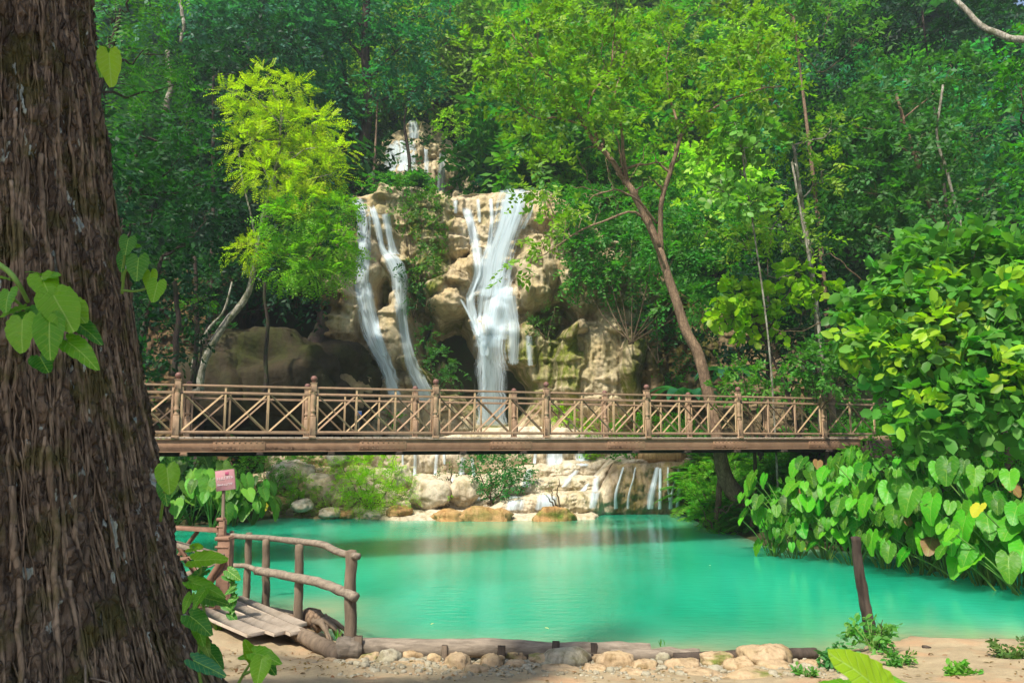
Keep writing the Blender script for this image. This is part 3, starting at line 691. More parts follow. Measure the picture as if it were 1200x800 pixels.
def sprays(fol, Cn, O, rng, L=.7, nl=12, leaf=.14, wid=.5, tpl='dia', flat=.6, droop=.25, fan=1.0, pinn=False):
    """Cn spray origins, O outward dirs"""
    n = len(Cn); up = np.array([0, 0, 1.0]); leaf = leaf * (1.22 if leaf > .1 else 1.1)
    T = unit(O * 1.0 + rng.normal(size=(n, 3)) * .45 * fan - up * droop * rng.uniform(0, 1.4, (n, 1)))
    Nn = unit(up * flat + O * (1 - flat) + rng.normal(size=(n, 3)) * .28); S = unit(np.cross(Nn, T)); Nn = np.cross(T, S)
    q = np.linspace(.08, 1, nl); side = np.where(np.arange(nl) % 2, 1, -1)
    sp_t = rng.uniform(0, 1, n); sp_h = rng.uniform(0, 1, n); Ls = L * rng.uniform(.6, 1.25, n)
    P = Cn[:, None] + T[:, None] * (Ls[:, None] * q[None])[..., None] - up * (droop * (q ** 2)[None, :, None] * Ls[:, None, None] * .8)
    D = T[:, None] * (.25 if pinn else .55) + S[:, None] * side[None, :, None] * (1.0 if pinn else .75) + rng.normal(size=(n, nl, 3)) * (.08 if pinn else .3)
    NN = Nn[:, None] + rng.normal(size=(n, nl, 3)) * (.12 if pinn else .35)
    sz = leaf * rng.uniform(.65, 1.25, (n, nl)) * (1.0 - .35 * np.abs(q * 2 - 1)[None] ** 2 if pinn else 1.0)
    tt = np.clip(.5 * sp_t[:, None] + .5 * rng.uniform(0, 1, (n, nl)), 0, 1); hh = np.clip(.6 * sp_h[:, None] + .4 * rng.uniform(0, 1, (n, nl)), 0, 1)
    fol.add(*leaves(P.reshape(-1, 3), D.reshape(-1, 3), NN.reshape(-1, 3), sz.ravel(), wid, tpl, rng, tt.ravel(), hh.ravel()))
def lobe_points(lobes, dens, rng, shell=.55, up_bias=.35):
    """lobes (c, r3); clumped sample points on/in ellipsoids"""
    Cs = []; Os = []
    for c, r in lobes:
        r = np.array(r) * np.ones(3); area = (r[0] * r[1] + r[1] * r[2] + r[0] * r[2]) * 4.2; n = max(6, int(area * dens))
        d = unit(rng.normal(size=(n, 3)) + np.array([0, 0, up_bias]))
        f = 1 + .28 * fbm(d[:, 0] * 1.7 + c[0], d[:, 1] * 1.7 + c[1], d[:, 2] * 1.7 + c[2], 3)
        keep = pn(d[:, 0] * 2.6 + c[0] * 3, d[:, 1] * 2.6, d[:, 2] * 2.6 + c[2]) > -.08
        rad = (shell + (1 - shell) * rng.uniform(0, 1, n) ** .5) * f; dens_ = 1
        P = np.array(c) + d * r * rad[:, None]
        Cs.append(P[keep]); Os.append(unit(d / r * r.mean())[keep])
    return np.concatenate(Cs), np.concatenate(Os)
def crown_mesh(name, lobes, seed, dens=3.0, **kw):
    rng = np.random.RandomState(seed); f = Fol(); sh = kw.pop('shell', .55); ub = kw.pop('up_bias', .35); mat = kw.pop('mat', M['leaf'])
    Cn, O = lobe_points(lobes, dens, rng, sh, ub); sprays(f, Cn, O, rng, **kw); return f.mesh(name, mat)
def limb(mb, pts, r0, r1, n=14, seed=0, nn=7, rough=.12, wig=.0):
    P = curve(pts, n); 
    if wig:
        a = np.linspace(0, 1, n); P = P + wig * np.stack([pn(a * 4, seed), pn(a * 4, seed + 9), pn(a * 4, seed + 18)], 1) * np.minimum(1, a * 4)[:, None]
    mb.tube(P, np.linspace(r0, r1, n) if not hasattr(r0, '__len__') else lerpR(r0, n), nn, rough=rough, seed=seed); return P
def leafy(name, me, parent, color, label=None, loc=None):
    o = link(name, me, parent, loc); o['leafy'] = 1; o.color = (*color, 1)
    if label: o['label'] = label
    return o
def auto_limbs(mb, start, lobes, r, rng, wig=.25, nn=6):
    for c, rr in lobes:
        c = np.array(c); mid = start * .45 + c * .55 + rng.normal(size=3) * .25 * np.linalg.norm(c - start) * .4; mid[2] -= .08 * np.linalg.norm(c - start)
        limb(mb, [start, mid, c], r, r * .25, 12, int(rng.randint(999)), nn, .1, wig)
        for k in range(4):
            d = unit(rng.normal(size=3) + np.array([0, 0, .2])); e = c + d * np.array(rr) * .8
            limb(mb, [mid * .3 + c * .7, (c + e) / 2 + rng.normal(size=3) * .15, e], r * .3, r * .08, 8, k, 4, 0, wig * .5)

# greens (base colours)
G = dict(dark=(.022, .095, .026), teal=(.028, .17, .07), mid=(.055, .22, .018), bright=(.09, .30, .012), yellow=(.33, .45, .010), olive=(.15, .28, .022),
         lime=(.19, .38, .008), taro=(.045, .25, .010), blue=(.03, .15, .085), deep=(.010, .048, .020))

# ---------------------------------------------------------------- hillside trees (shared crowns)
def proto_tree(kind, seed):
    rng = np.random.RandomState(seed); H = 8.0; lobes = []
    if kind == 0:
        for k in range(9):
            a = k * 2.4 + rng.uniform(0, .6); q = k / 8; rad = 2.3 * math.sin(PI * (.25 + .65 * q)); lobes.append(((math.cos(a) * rad, math.sin(a) * rad, 3.2 + q * 4.4), (1.7, 1.7, 1.05)))
    elif kind == 1:
        for k in range(12):
            a = rng.uniform(0, 6.28); rad = rng.uniform(.4, 2.8); lobes.append(((math.cos(a) * rad, math.sin(a) * rad, rng.uniform(2.2, 7.6) - rad * .5), (1.35, 1.35, .8)))
    else:
        for k in range(8):
            a = k * 2.1; rad = 1.5 + rng.uniform(-.5, .6); lobes.append(((math.cos(a) * rad, math.sin(a) * rad, 2.0 + k * .75), (1.5, 1.5, 1.25)))
    return lobes
HT = []
KW = [dict(dens=6.5, L=.9, nl=9, leaf=.34, wid=.5, droop=.35), dict(dens=7.5, L=.8, nl=10, leaf=.27, wid=.55, droop=.2), dict(dens=6.5, L=1.1, nl=11, leaf=.30, wid=.42, droop=.7)]
for k in range(3):
    lobes = proto_tree(k, 70 + k); r = thing('forest_tree', 'x', 'tree', (0, 0, -500))
    cm = crown_mesh('crown', lobes, 80 + k, **KW[k]); leafy('crown', cm, r, G['mid'])
    mb = MB(); rng = np.random.RandomState(k); limb(mb, [(0, 0, -1.5), (.15, .1, 2), (-.1, 0, 4.2), (.1, 0, 6.6)], .24, .07, 12, k, 8, .15, .2)
    auto_limbs(mb, np.array([0., 0, 2.6]), lobes[:7], .09, rng, .2, 5)
    mb.build('trunk', M['bark_dark'] if k < 2 else M['bark'], r, True); HT.append(r)
rng = np.random.RandomState(5)
HILL = []
def keep_clear(px, py, Y): # keep the falls open
    if Y < 47.5 and 452 < px < 545 and 120 < py < 262: return False
    if Y < 37 and 395 < px < 690 and 200 < py < 560: return False
    return True
for row, (Yr, n, xr) in enumerate([(41, 12, 27), (46, 13, 31), (52, 14, 34), (58, 13, 38), (65, 13, 44), (73, 12, 50)]):
    for i in range(n):
        x = -xr + 2 * xr * (i + .5 + rng.uniform(-.35, .35)) / n; y = Yr + rng.uniform(-2, 2); z = down(x, y)
        px, py = proj((x, y, z + 5))
        if px < 20 or px > 1215 or py < -330: continue
        sc = rng.uniform(.85, 1.6) * (1 + row * .05)
        if row < 2 and 395 < px < 650: continue
        if row < 3 and 480 < px < 540 and y < 50: continue
        HILL.append((x, y, z, sc, row, px, py))
cnt = {}
rown = ['lowest row above the cliff', 'second row up the hillside', 'third row up the hillside', 'fourth row up the hillside', 'fifth row up the hillside', 'hazy topmost row of the hillside']
ordn = ['first', 'second', 'third', 'fourth', 'fifth', 'sixth', 'seventh', 'eighth', 'ninth', 'tenth', 'eleventh', 'twelfth', 'thirteenth', 'fourteenth', 'fifteenth', 'sixteenth', 'seventeenth', 'eighteenth', 'nineteenth', 'twentieth']
HILL.sort(key=lambda q: (q[4], q[5]))
for (x, y, z, sc, row, px, py) in HILL:
    i = cnt.get(row, 0); cnt[row] = i + 1; k = rng.randint(3)
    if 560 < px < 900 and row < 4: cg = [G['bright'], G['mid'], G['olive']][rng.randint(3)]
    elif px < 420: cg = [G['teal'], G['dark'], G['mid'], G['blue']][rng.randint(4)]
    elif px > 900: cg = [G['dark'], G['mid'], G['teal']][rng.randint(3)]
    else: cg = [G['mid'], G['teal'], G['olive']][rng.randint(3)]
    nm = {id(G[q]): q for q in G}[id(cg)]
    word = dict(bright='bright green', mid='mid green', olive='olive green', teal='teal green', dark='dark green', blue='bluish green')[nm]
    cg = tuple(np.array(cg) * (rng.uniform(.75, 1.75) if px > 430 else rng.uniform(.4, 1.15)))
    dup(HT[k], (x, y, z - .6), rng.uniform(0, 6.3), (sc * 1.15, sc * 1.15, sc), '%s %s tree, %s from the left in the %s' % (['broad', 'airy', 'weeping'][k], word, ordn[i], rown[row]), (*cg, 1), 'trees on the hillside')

# undergrowth on the slopes : a carpet nobody could count
def carpet(name, boxes, n, seed, leaf, color, label=None, nl=7, L=.7, maxz=99, cond=None):
    rng = np.random.RandomState(seed); x0_, x1_, y0_, y1_ = boxes
    xs_ = rng.uniform(x0_, x1_, n); ys_ = rng.uniform(y0_, y1_, n)
    P = []; O = []
    for a, b in zip(xs_, ys_):
        h, nr, i_, t_ = BV.ray_cast(Vector((a, b, 90)), Vector((0, 0, -1)), 300)
        if h is None or h[2] < .12: continue
        if cond and not cond(a, b, h[2]): continue
        hh = .5 + .5 * pn(a * .5, b * .5, 3)
        P.append((a, b, h[2] + rng.uniform(0, .9) * max(.15, hh) * 1.3)); O.append((nr[0] * .8 + rng.normal() * .3, nr[1] * .8 - .25 + rng.normal() * .3, abs(nr[2]) + .3))
    f = Fol(); sprays(f, np.array(P), unit(np.array(O)), rng, L=L, nl=nl, leaf=leaf, wid=.55, droop=.5)
    o = leafy(name, f.mesh(name, M['leaf']), None, color); o['kind'] = 'stuff'; return o
def notcliff(a, b, z):
    px, py = proj((a, b, z))
    if 500 < px < 690 and b < 42 and py > 215: return False
    if 396 < px < 450 and b < 37.5 and py > 225: return False
    if 450 < px < 540 and 46.3 < b < 50.5: return rng.uniform() < .1
    return z > 8 or px < 420 or px > 660
carpet('undergrowth', (-26, 26, 36, 50), 26000, 1, .26, G['dark'], cond=notcliff)  # dark carpets: shade in the gaps between crowns put into leaf colour
carpet('undergrowth', (-45, 45, 50, 82), 26000, 2, .42, G['deep'], L=1.1)
carpet('undergrowth', (-22, -9.5, 19, 36), 16000, 3, .19, G['dark'], L=.55, cond=lambda a, b, z: a < -11.5 or b < 25)
carpet('undergrowth', (6.5, 24, 12, 36), 15000, 4, .16, G['mid'], L=.5)

# ---------------------------------------------------------------- hand placed trees
def tree(name, label, base, trunkpts, tr, lobes, color, seed, bark='bark', limbs=True, group=None, crownlabel=None, extra=None, lr=None, lstart=None, **kw):
    """world coordinates; object origin at the base"""
    base = np.array(base, float); r = thing(name, label, 'tree', base, group=group); rng = np.random.RandomState(seed)
    lob = [(np.array(c) - base, rr) for c, rr in lobes]
    leafy('crown', crown_mesh('crown', lob, seed, **kw), r, color)
    mb = MB(); tp = np.array(trunkpts) - base; P = limb(mb, tp, tr[0], tr[-1], 26, seed, 12, .16, .0)
    mb.build('trunk', M[bark], r, True)
    if limbs:
        mb = MB()
        for i, lb in enumerate(lob):
            dd = np.linalg.norm(P - (lb[0] - np.array([0, 0, lb[1][2] * .8 + .6])), axis=1); s_ = P[np.argmin(dd)]
            auto_limbs(mb, s_, [lb], (lr or tr[-1] * .8), rng, .2, 5)
        mb.build('branches', M[bark], r, True)
    return r
def L_(px, py, Y, rx, ry, rz=None):
    """lobe from pixel centre and pixel radii"""
    s = Y / F; return (at(px, py, Y), (rx * s, (rx * s) * (rz or .8), ry * s))

# yellow tree
YY = 27.0
lob = [L_(300, 118, YY, 30, 20), L_(335, 150, YY + .3, 44, 28), L_(290, 170, YY - .4, 30, 22), L_(372, 150, YY, 26, 22), L_(345, 110, YY, 22, 20), L_(320, 205, YY - .6, 40, 24), L_(378, 205, YY - .3, 30, 24), L_(355, 185, YY + .6, 40, 26), L_(310, 90, YY, 14, 14), L_(285, 140, YY, 22, 14), L_(395, 178, YY - .2, 22, 12), L_(270, 110, YY, 16, 9), L_(350, 232, YY - .5, 34, 14)]
bp = at(232, 462, YY - .5)
y1t = tree('yellow_green_tree', 'slim tree with a glowing yellow green crown and pale crooked trunk', bp, [bp, at(238, 425, YY - .3), at(262, 382, YY - .2), at(290, 345, YY), at(300, 300, YY), at(308, 255, YY), at(325, 190, YY), at(330, 130, YY)], (.17, .035), lob, G['yellow'], 11, 'bark_pale', dens=25, L=.62, nl=19, leaf=.11, wid=.36, droop=.25, pinn=True, flat=.75, shell=.35, lr=.035)
lob = [L_(345, 260, YY - .5, 42, 24), L_(385, 290, YY - .4, 36, 26), L_(340, 310, YY - .8, 36, 22), L_(395, 250, YY - .2, 26, 20), L_(370, 322, YY - .3, 38, 14), L_(410, 305, YY, 20, 14)]
o_ = [(c - bp, r) for c, r in lob]
leafy('lower_crown', crown_mesh('lower_crown', o_, 12, dens=30, L=.55, nl=13, leaf=.13, wid=.42, droop=.3, pinn=True, flat=.7, shell=.35), y1t, (.15, .34, .02), 'greener lower part of the yellow green crown')
lob = [L_(288, 298, YY - .9, 25, 17), L_(300, 290, YY - .6, 18, 14)]
leafy('side_spray', crown_mesh('side_spray', [(c - bp, r) for c, r in lob], 13, dens=30, L=.4, nl=15, leaf=.1, wid=.36, droop=.25, pinn=True, flat=.7, shell=.3), y1t, G['yellow'])
mb = MB(); limb(mb, [np.zeros(3) + (-.15, 0, 0), at(228, 420, YY - .5) - bp, at(245, 385, YY - .5) - bp, at(262, 365, YY - .4) - bp, at(272, 330, YY - .3) - bp], .09, .03, 18, 3, 8, .15); limb(mb, [at(302, 300, YY) - bp, at(296, 260, YY) - bp, at(285, 215, YY) - bp, at(280, 180, YY) - bp], .05, .02, 14, 5, 6, .1)
limb(mb, [at(306, 260, YY) - bp, at(325, 225, YY) - bp, at(352, 190, YY) - bp], .05, .02, 14, 6, 6, .1); mb.build('second_stem', M['bark_pale'], y1t, True)

# the leaning tree behind the bridge
YL = 21.3; bp = gp(872, 588, .25); bp = at(872, 590, YL)
T0 = [bp, at(850, 560, YL), at(842, 520, YL), at(832, 470, YL), at(818, 415, YL), at(803, 385, YL), at(785, 330, YL), at(772, 290, YL)]
lob = [L_(612, 42, YL + .5, 40, 22), L_(665, 30, YL, 46, 22), L_(590, 85, YL, 36, 18), L_(640, 85, YL - .5, 44, 24), L_(700, 65, YL + .3, 48, 24), L_(690, 110, YL - .8, 42, 18), L_(745, 95, YL - .5, 42, 22), L_(790, 60, YL, 42, 22), L_(835, 80, YL, 42, 20), L_(880, 75, YL - .3, 40, 22),
       L_(915, 55, YL, 28, 16), L_(850, 120, YL - .7, 42, 20), L_(900, 105, YL - .4, 38, 18), L_(790, 125, YL - .6, 40, 18), L_(750, 40, YL + .6, 40, 18), L_(640, 140, YL + .3, 34, 14), L_(870, 30, YL + .5, 38, 18), L_(560, 60, YL + .6, 26, 14), L_(720, 150, YL - .9, 34, 12), L_(830, 160, YL - .2, 34, 12), L_(610, 170, YL + .2, 34, 14), L_(650, 195, YL - .3, 26, 10), L_(575, 120, YL + .3, 26, 12)]
lt = thing('leaning_tree', 'tall leaning tree with forked brown limbs and an airy crown behind the bridge', 'tree', bp)
leafy('crown', crown_mesh('crown', [(c - bp, r) for c, r in lob], 21, dens=13, L=.6, nl=12, leaf=.155, wid=.5, droop=.2, flat=.8, shell=.15), lt, G['olive'])
mb = MB(); Q = lambda *p: [np.array(q) - bp for q in p]
limb(mb, Q(*T0), [.27, .22, .185, .165, .155, .145, .125, .11], 0, 40, 5, 14, .14); mb.build('trunk', M['bark'], lt, True)
def br(pts, r0, r1, seed, dY=0):
    mb = MB(); P = [at(a, b, YL + c) - bp for a, b, c in pts]; limb(mb, P, r0, r1, 22, seed, 8, .12, .12)
    rng = np.random.RandomState(seed); Pc = curve(P, 30)
    for k in range(7):
        i = rng.randint(10, 29); d = unit(rng.normal(size=3) * (1, .8, .6) + (0, 0, .5)); Ln = rng.uniform(.6, 1.6)
        limb(mb, [Pc[i], Pc[i] + d * Ln * .5 + (0, 0, .1), Pc[i] + d * Ln + (0, 0, .25)], r1 * .9, .008, 10, k + seed, 5, 0, .15)
    mb.build('branch', M['bark'], lt, True)
br([(772, 290, 0), (752, 245, 0), (735, 215, 0), (710, 180, 0), (686, 148, 0)], .13, .06, 1)
br([(686, 148, 0), (660, 110, .2), (628, 70, .3), (600, 40, .4)], .06, .02, 2)
br([(700, 165, 0), (690, 120, -.4), (715, 80, -.4), (720, 40, -.2)], .055, .015, 3)
br([(735, 215, 0), (728, 160, -.3), (722, 110, -.4), (735, 60, 0)], .06, .02, 4)
br([(775, 295, 0), (774, 250, -.2), (786, 200, -.3), (796, 165, -.3), (822, 135, -.3)], .085, .05, 5)
br([(822, 135, -.3), (850, 120, -.4), (890, 105, -.4), (925, 98, -.3)], .045, .012, 6)
br([(796, 165, -.3), (788, 120, 0), (780, 80, 0), (790, 40, .2)], .045, .015, 7)
br([(770, 262, 0), (740, 228, -.7), (712, 224, -.9), (690, 236, -1)], .04, .012, 8)
br([(782, 320, 0), (750, 252, -1), (700, 262, -1.5), (650, 290, -1.7), (630, 300, -1.8)], .045, .01, 9)
br([(686, 148, 0), (660, 140, -.2), (625, 135, .2), (590, 110, .3)], .04, .012, 10)
br([(845, 555, .3), (840, 610, .2), (838, 630, .1)], .1, .04, 12)
lob = [L_(652, 268, YL - 1.8, 22, 12), L_(625, 292, YL - 1.8, 16, 12), L_(600, 318, YL - 1.8, 12, 14), L_(680, 248, YL - 1.4, 22, 12), L_(640, 240, YL - 1.2, 20, 12), L_(610, 225, YL - .8, 22, 8)]
leafy('hanging_spray', crown_mesh('hanging_spray', [(c - bp, r) for c, r in lob], 22, dens=14, L=.4, nl=8, leaf=.15, wid=.55, droop=.4, shell=.2), lt, G['olive'], 'loose leafy spray hanging in front of the main waterfall')

# mid distance bushes and trees right of the main fall
def bushy(name, label, cat, lobes, color, seed, stems=True, group=None, base=None, **kw):
    c0 = np.mean([c for c, r in lobes], 0); zb = min(c[2] - r[2] for c, r in lobes)
    b = np.array(base if base is not None else (c0[0], c0[1], zb)); r = thing(name, label, cat, b, group=group)
    leafy('foliage', crown_mesh('foliage', [(c - b, rr) for c, rr in lobes], seed, **kw), r, color)
    if stems:
        mb = MB(); rng = np.random.RandomState(seed)
        for c, rr in lobes:
            c = c - b; limb(mb, [(rng.normal() * .08, rng.normal() * .08, -.1), c * (.5, .5, .35), c], .035, .012, 8, seed, 5, 0, .1)
        mb.build('stems', M['twig'], r, True)
    return r
bushy('broad_tree', 'dense mid green tree spilling over the cliff beside the leaning trunk', 'tree', [L_(700, 250, 32.5, 40, 26), L_(740, 285, 32, 46, 28), L_(690, 290, 32.5, 34, 24), L_(725, 325, 32, 40, 20), L_(790, 300, 28.5, 40, 30), L_(770, 250, 30, 42, 26), L_(830, 270, 28.5, 44, 30), L_(680, 325, 32.5, 22, 14), L_(850, 320, 28.5, 38, 26), L_(800, 355, 28, 30, 20)], (.05, .20, .028), 31, dens=15, L=.6, nl=10, leaf=.17, wid=.5, droop=.4, base=at(740, 400, 30.5))
bushy('slope_tree', 'teal green tree on the ledge between main fall and leaning tree', 'tree', [L_(600, 175, 43, 34, 22), L_(572, 195, 42, 18, 18), L_(640, 190, 42, 36, 24), L_(600, 205, 41.5, 30, 12), L_(590, 140, 44, 30, 22), L_(556, 165, 44, 12, 18), L_(650, 150, 44, 36, 26)], G['teal'], 32, dens=9, L=.8, nl=10, leaf=.24, wid=.5, droop=.4)
bushy('slope_tree', 'bright green tree crowning the slope right above the main waterfall', 'tree', [L_(690, 205, 38, 34, 22), L_(720, 180, 39, 34, 24), L_(760, 210, 38, 40, 26), L_(680, 170, 40, 30, 20)], G['bright'], 33, dens=10, L=.7, nl=10, leaf=.2, wid=.5, droop=.4)
bushy('knoll_bush', 'low bush covering the green knoll between the two big waterfalls', 'bush', [L_(470, 225, 35.2, 24, 14), L_(495, 245, 34.6, 22, 16), L_(505, 275, 34, 16, 22), L_(500, 315, 33.6, 16, 26), L_(478, 255, 34.5, 14, 18), L_(512, 235, 35, 14, 10)], (.06, .15, .02), 34, dens=13, L=.45, nl=8, leaf=.15, wid=.55, droop=.5)
bushy('knoll_bush', 'yellowish bush growing beside the distant upper waterfall', 'bush', [L_(527, 143, 46, 16, 12), L_(545, 150, 46, 14, 12)], G['lime'], 35, dens=12, L=.5, nl=8, leaf=.2, wid=.5)
bushy('knoll_bush', 'dark bush at the foot of the cliff hollow behind the bridge posts', 'bush', [L_(515, 425, 33.4, 20, 16), L_(500, 400, 33.8, 12, 14), L_(530, 445, 33.2, 18, 10)], (.045, .14, .03), 36, dens=14, L=.4, nl=8, leaf=.14, wid=.6)
bushy('ledge_fern', 'tuft of leaves on the mossy rock right of the main fall', 'bush', [L_(630, 385, 33, 16, 10), L_(650, 360, 33, 12, 8)], (.05, .14, .02), 37, dens=14, L=.4, nl=8, leaf=.13, wid=.4)
bushy('overhanging_tree', 'dark tree draping the rock above the cave left of the left waterfall', 'tree', [L_(385, 262, 32.4, 26, 22), L_(360, 290, 32, 34, 24), L_(330, 310, 31.8, 34, 22), L_(300, 325, 31.5, 34, 20), L_(390, 300, 32.4, 16, 20), L_(350, 335, 31.6, 34, 14), L_(265, 330, 31, 34, 24), L_(400, 238, 33, 16, 16)], G['dark'], 210, dens=11, L=.6, nl=9, leaf=.18, wid=.5, droop=.6)
bushy('cliff_bush', 'bush fringing the cliff top between the left veil and the flat white lip', 'bush', [L_(455, 215, 35.5, 26, 10), L_(490, 215, 35.5, 26, 12), L_(512, 222, 35, 10, 8), L_(430, 222, 36, 12, 8)], G['mid'], 211, dens=15, L=.45, nl=8, leaf=.15, wid=.5, droop=.5)
bushy('cliff_bush', 'leafy curtain hanging over the rock right of the main fall top', 'bush', [L_(655, 232, 33.4, 20, 12), L_(680, 240, 33, 24, 16), L_(668, 262, 33, 12, 12), L_(640, 222, 34, 12, 6)], G['mid'], 212, dens=15, L=.45, nl=8, leaf=.15, wid=.5, droop=.7)
bushy('cliff_bush', 'dark leafy tuft in the hollow between twin fall and tan rounded rock', 'bush', [L_(490, 350, 33.6, 12, 20), L_(478, 320, 33.6, 8, 12)], G['dark'], 213, dens=18, L=.4, nl=8, leaf=.13, wid=.5, droop=.7)
bushy('cliff_bush', 'dark bush at the cave mouth below the left waterfalls', 'bush', [L_(412, 440, 31.5, 12, 10), L_(400, 462, 31, 20, 8)], G['dark'], 214, dens=18, L=.35, nl=8, leaf=.12, wid=.5)
bushy('cliff_bush', 'shaded bush growing over the dark mossy columns right of the tan mound', 'bush', [L_(770, 375, 31.5, 22, 14), L_(795, 400, 31, 18, 22), L_(745, 362, 32, 20, 8)], G['dark'], 215, dens=14, L=.45, nl=8, leaf=.15, wid=.5, droop=.6)
for i, (px, py, Y, rx, ry, cg, lb) in enumerate([(700, 505, 29.3, 26, 10, 'lime', 'yellowish bush seen through the railing right of the white terrace'), (745, 500, 29, 26, 12, 'bright', 'leafy green bush behind the railing at the middle of the bridge'), (660, 490, 31, 14, 12, 'lime', 'small lime bush at the foot of the tan cliff mound'),
        (788, 500, 28.5, 24, 12, 'bright', 'green bush behind the railing left of the leaning trunk'), (460, 490, 31, 10, 7, 'bright', 'small bright bush in front of the twin waterfall foot'), (685, 540, 28.8, 16, 9, 'lime', 'yellow green shrub just under the bridge beam above the curtain'), (735, 540, 27.8, 20, 9, 'mid', 'olive shrub under the bridge above the right curtain falls')]):
    bushy('terrace_bush', lb, 'bush', [L_(px, py, Y, rx, ry), L_(px + rx * .5, py + 4, Y, rx * .5, ry * .7)], G[cg], 300 + i, dens=22, L=.35, nl=8, leaf=.11, wid=.5)

# dark forked tree above the left fall
YD = 38.5; b = at(412, 235, YD)
tree('dark_forked_tree', 'tall dark forked tree standing above the left waterfall', b, [b, at(424, 180, YD), at(432, 120, YD), at(428, 60, YD), at(430, -10, YD), at(434, -60, YD)], (.36, .14),
     [L_(440, 20, YD, 54, 24), L_(400, 50, YD + .5, 44, 20), L_(470, 55, YD - .5, 44, 22), L_(500, 15, YD, 44, 20), L_(380, 10, YD, 44, 20), L_(445, 95, YD - 1, 24, 14), L_(395, 100, YD, 30, 14), L_(490, 100, YD, 28, 14), L_(430, -30, YD, 60, 22), L_(415, 135, YD + .4, 20, 12)], G['teal'], 41, 'bark_dark', dens=7, L=.9, nl=10, leaf=.24, wid=.45, droop=.5, shell=.3, lr=.11)
b = at(398, 215, YD + 1)
tree('dark_forked_tree', 'thinner dark tree just left of the tall forked one above the left waterfall', b, [b, at(402, 170, YD + 1), at(408, 120, YD + 1), at(398, 60, YD + 1), at(392, 0, YD + 1)], (.22, .08), [L_(388, 20, YD + 1, 34, 18), L_(360, 50, YD + 1, 34, 16)], G['teal'], 42, 'bark_dark', dens=6, L=.8, nl=9, leaf=.22, wid=.45, droop=.5, shell=.3, lr=.06)
b = at(436, 228, 37.5)
tree('slender_sapling', 'slender pale brown sapling at the lip of the left waterfall', b, [b, at(440, 170, 37.5), at(442, 120, 37.5)], (.09, .03), [L_(446, 110, 37.5, 24, 12)], G['mid'], 43, 'bark', dens=8, L=.5, nl=8, leaf=.16, wid=.5)
b = at(478, 225, 38)
tree('slender_sapling', 'slender dark tree in front of the distant upper waterfall', b, [b, at(480, 190, 38), at(474, 140, 38), at(486, 100, 38)], (.12, .04), [L_(480, 112, 38, 26, 10), L_(500, 96, 38, 24, 12)], G['teal'], 44, 'bark_dark', dens=8, L=.6, nl=8, leaf=.18, wid=.5, shell=.2)

# left dark forest wall
left = [((118, 40, 17), 'dark feathery tree at the top edge beside the huge trunk', [L_(140, 20, 17, 44, 26), L_(175, 60, 17.5, 40, 24), L_(130, 90, 17, 36, 24), L_(190, 105, 18, 30, 22), L_(165, -20, 17, 50, 22)], (.06, .20, .035), dict(dens=15, L=.7, nl=15, leaf=.13, wid=.34, droop=.8, pinn=True)),
        ((150, 260, 20), 'dark green tree crowding behind the huge trunk', [L_(165, 160, 20, 44, 30), L_(150, 220, 19.5, 38, 30), L_(205, 190, 20.5, 36, 26), L_(225, 150, 21, 26, 20), L_(190, 240, 20, 36, 24), L_(235, 215, 20.5, 22, 14)], G['dark'], dict(dens=12, L=.6, nl=10, leaf=.17, wid=.42, droop=.5)),
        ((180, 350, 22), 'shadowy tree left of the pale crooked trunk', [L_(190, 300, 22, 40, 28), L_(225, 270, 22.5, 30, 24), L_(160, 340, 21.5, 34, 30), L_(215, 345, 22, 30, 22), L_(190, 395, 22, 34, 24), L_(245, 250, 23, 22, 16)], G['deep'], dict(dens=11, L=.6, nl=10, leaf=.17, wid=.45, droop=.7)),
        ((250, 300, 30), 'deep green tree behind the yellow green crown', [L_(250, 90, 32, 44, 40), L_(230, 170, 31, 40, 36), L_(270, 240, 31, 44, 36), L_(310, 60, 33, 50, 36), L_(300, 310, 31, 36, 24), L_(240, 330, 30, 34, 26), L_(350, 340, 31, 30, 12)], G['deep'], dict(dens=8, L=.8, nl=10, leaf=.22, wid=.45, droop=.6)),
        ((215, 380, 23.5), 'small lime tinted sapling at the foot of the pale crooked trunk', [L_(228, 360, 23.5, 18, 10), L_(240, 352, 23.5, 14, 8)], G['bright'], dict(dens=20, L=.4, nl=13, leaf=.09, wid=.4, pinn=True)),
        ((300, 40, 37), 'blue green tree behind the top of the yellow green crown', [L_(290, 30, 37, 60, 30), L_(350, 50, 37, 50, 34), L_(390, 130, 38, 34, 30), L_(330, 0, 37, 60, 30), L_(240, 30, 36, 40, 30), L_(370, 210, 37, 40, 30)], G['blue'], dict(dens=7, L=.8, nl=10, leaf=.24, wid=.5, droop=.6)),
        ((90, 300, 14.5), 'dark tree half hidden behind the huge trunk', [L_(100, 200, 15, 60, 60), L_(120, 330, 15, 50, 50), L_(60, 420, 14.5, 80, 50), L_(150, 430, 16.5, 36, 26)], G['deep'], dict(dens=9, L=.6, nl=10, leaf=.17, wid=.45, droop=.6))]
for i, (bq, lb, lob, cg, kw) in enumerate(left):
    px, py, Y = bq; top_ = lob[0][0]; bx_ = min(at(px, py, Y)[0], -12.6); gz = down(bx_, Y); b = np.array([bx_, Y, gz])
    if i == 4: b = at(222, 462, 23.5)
    tree('shade_tree', lb, b, [b, b * .5 + top_ * .5 + (.3, 0, 0), top_], (.16 if i != 4 else .05, .05 if i != 4 else .015), lob, cg, 50 + i, 'bark_dark', lr=.04, **kw)
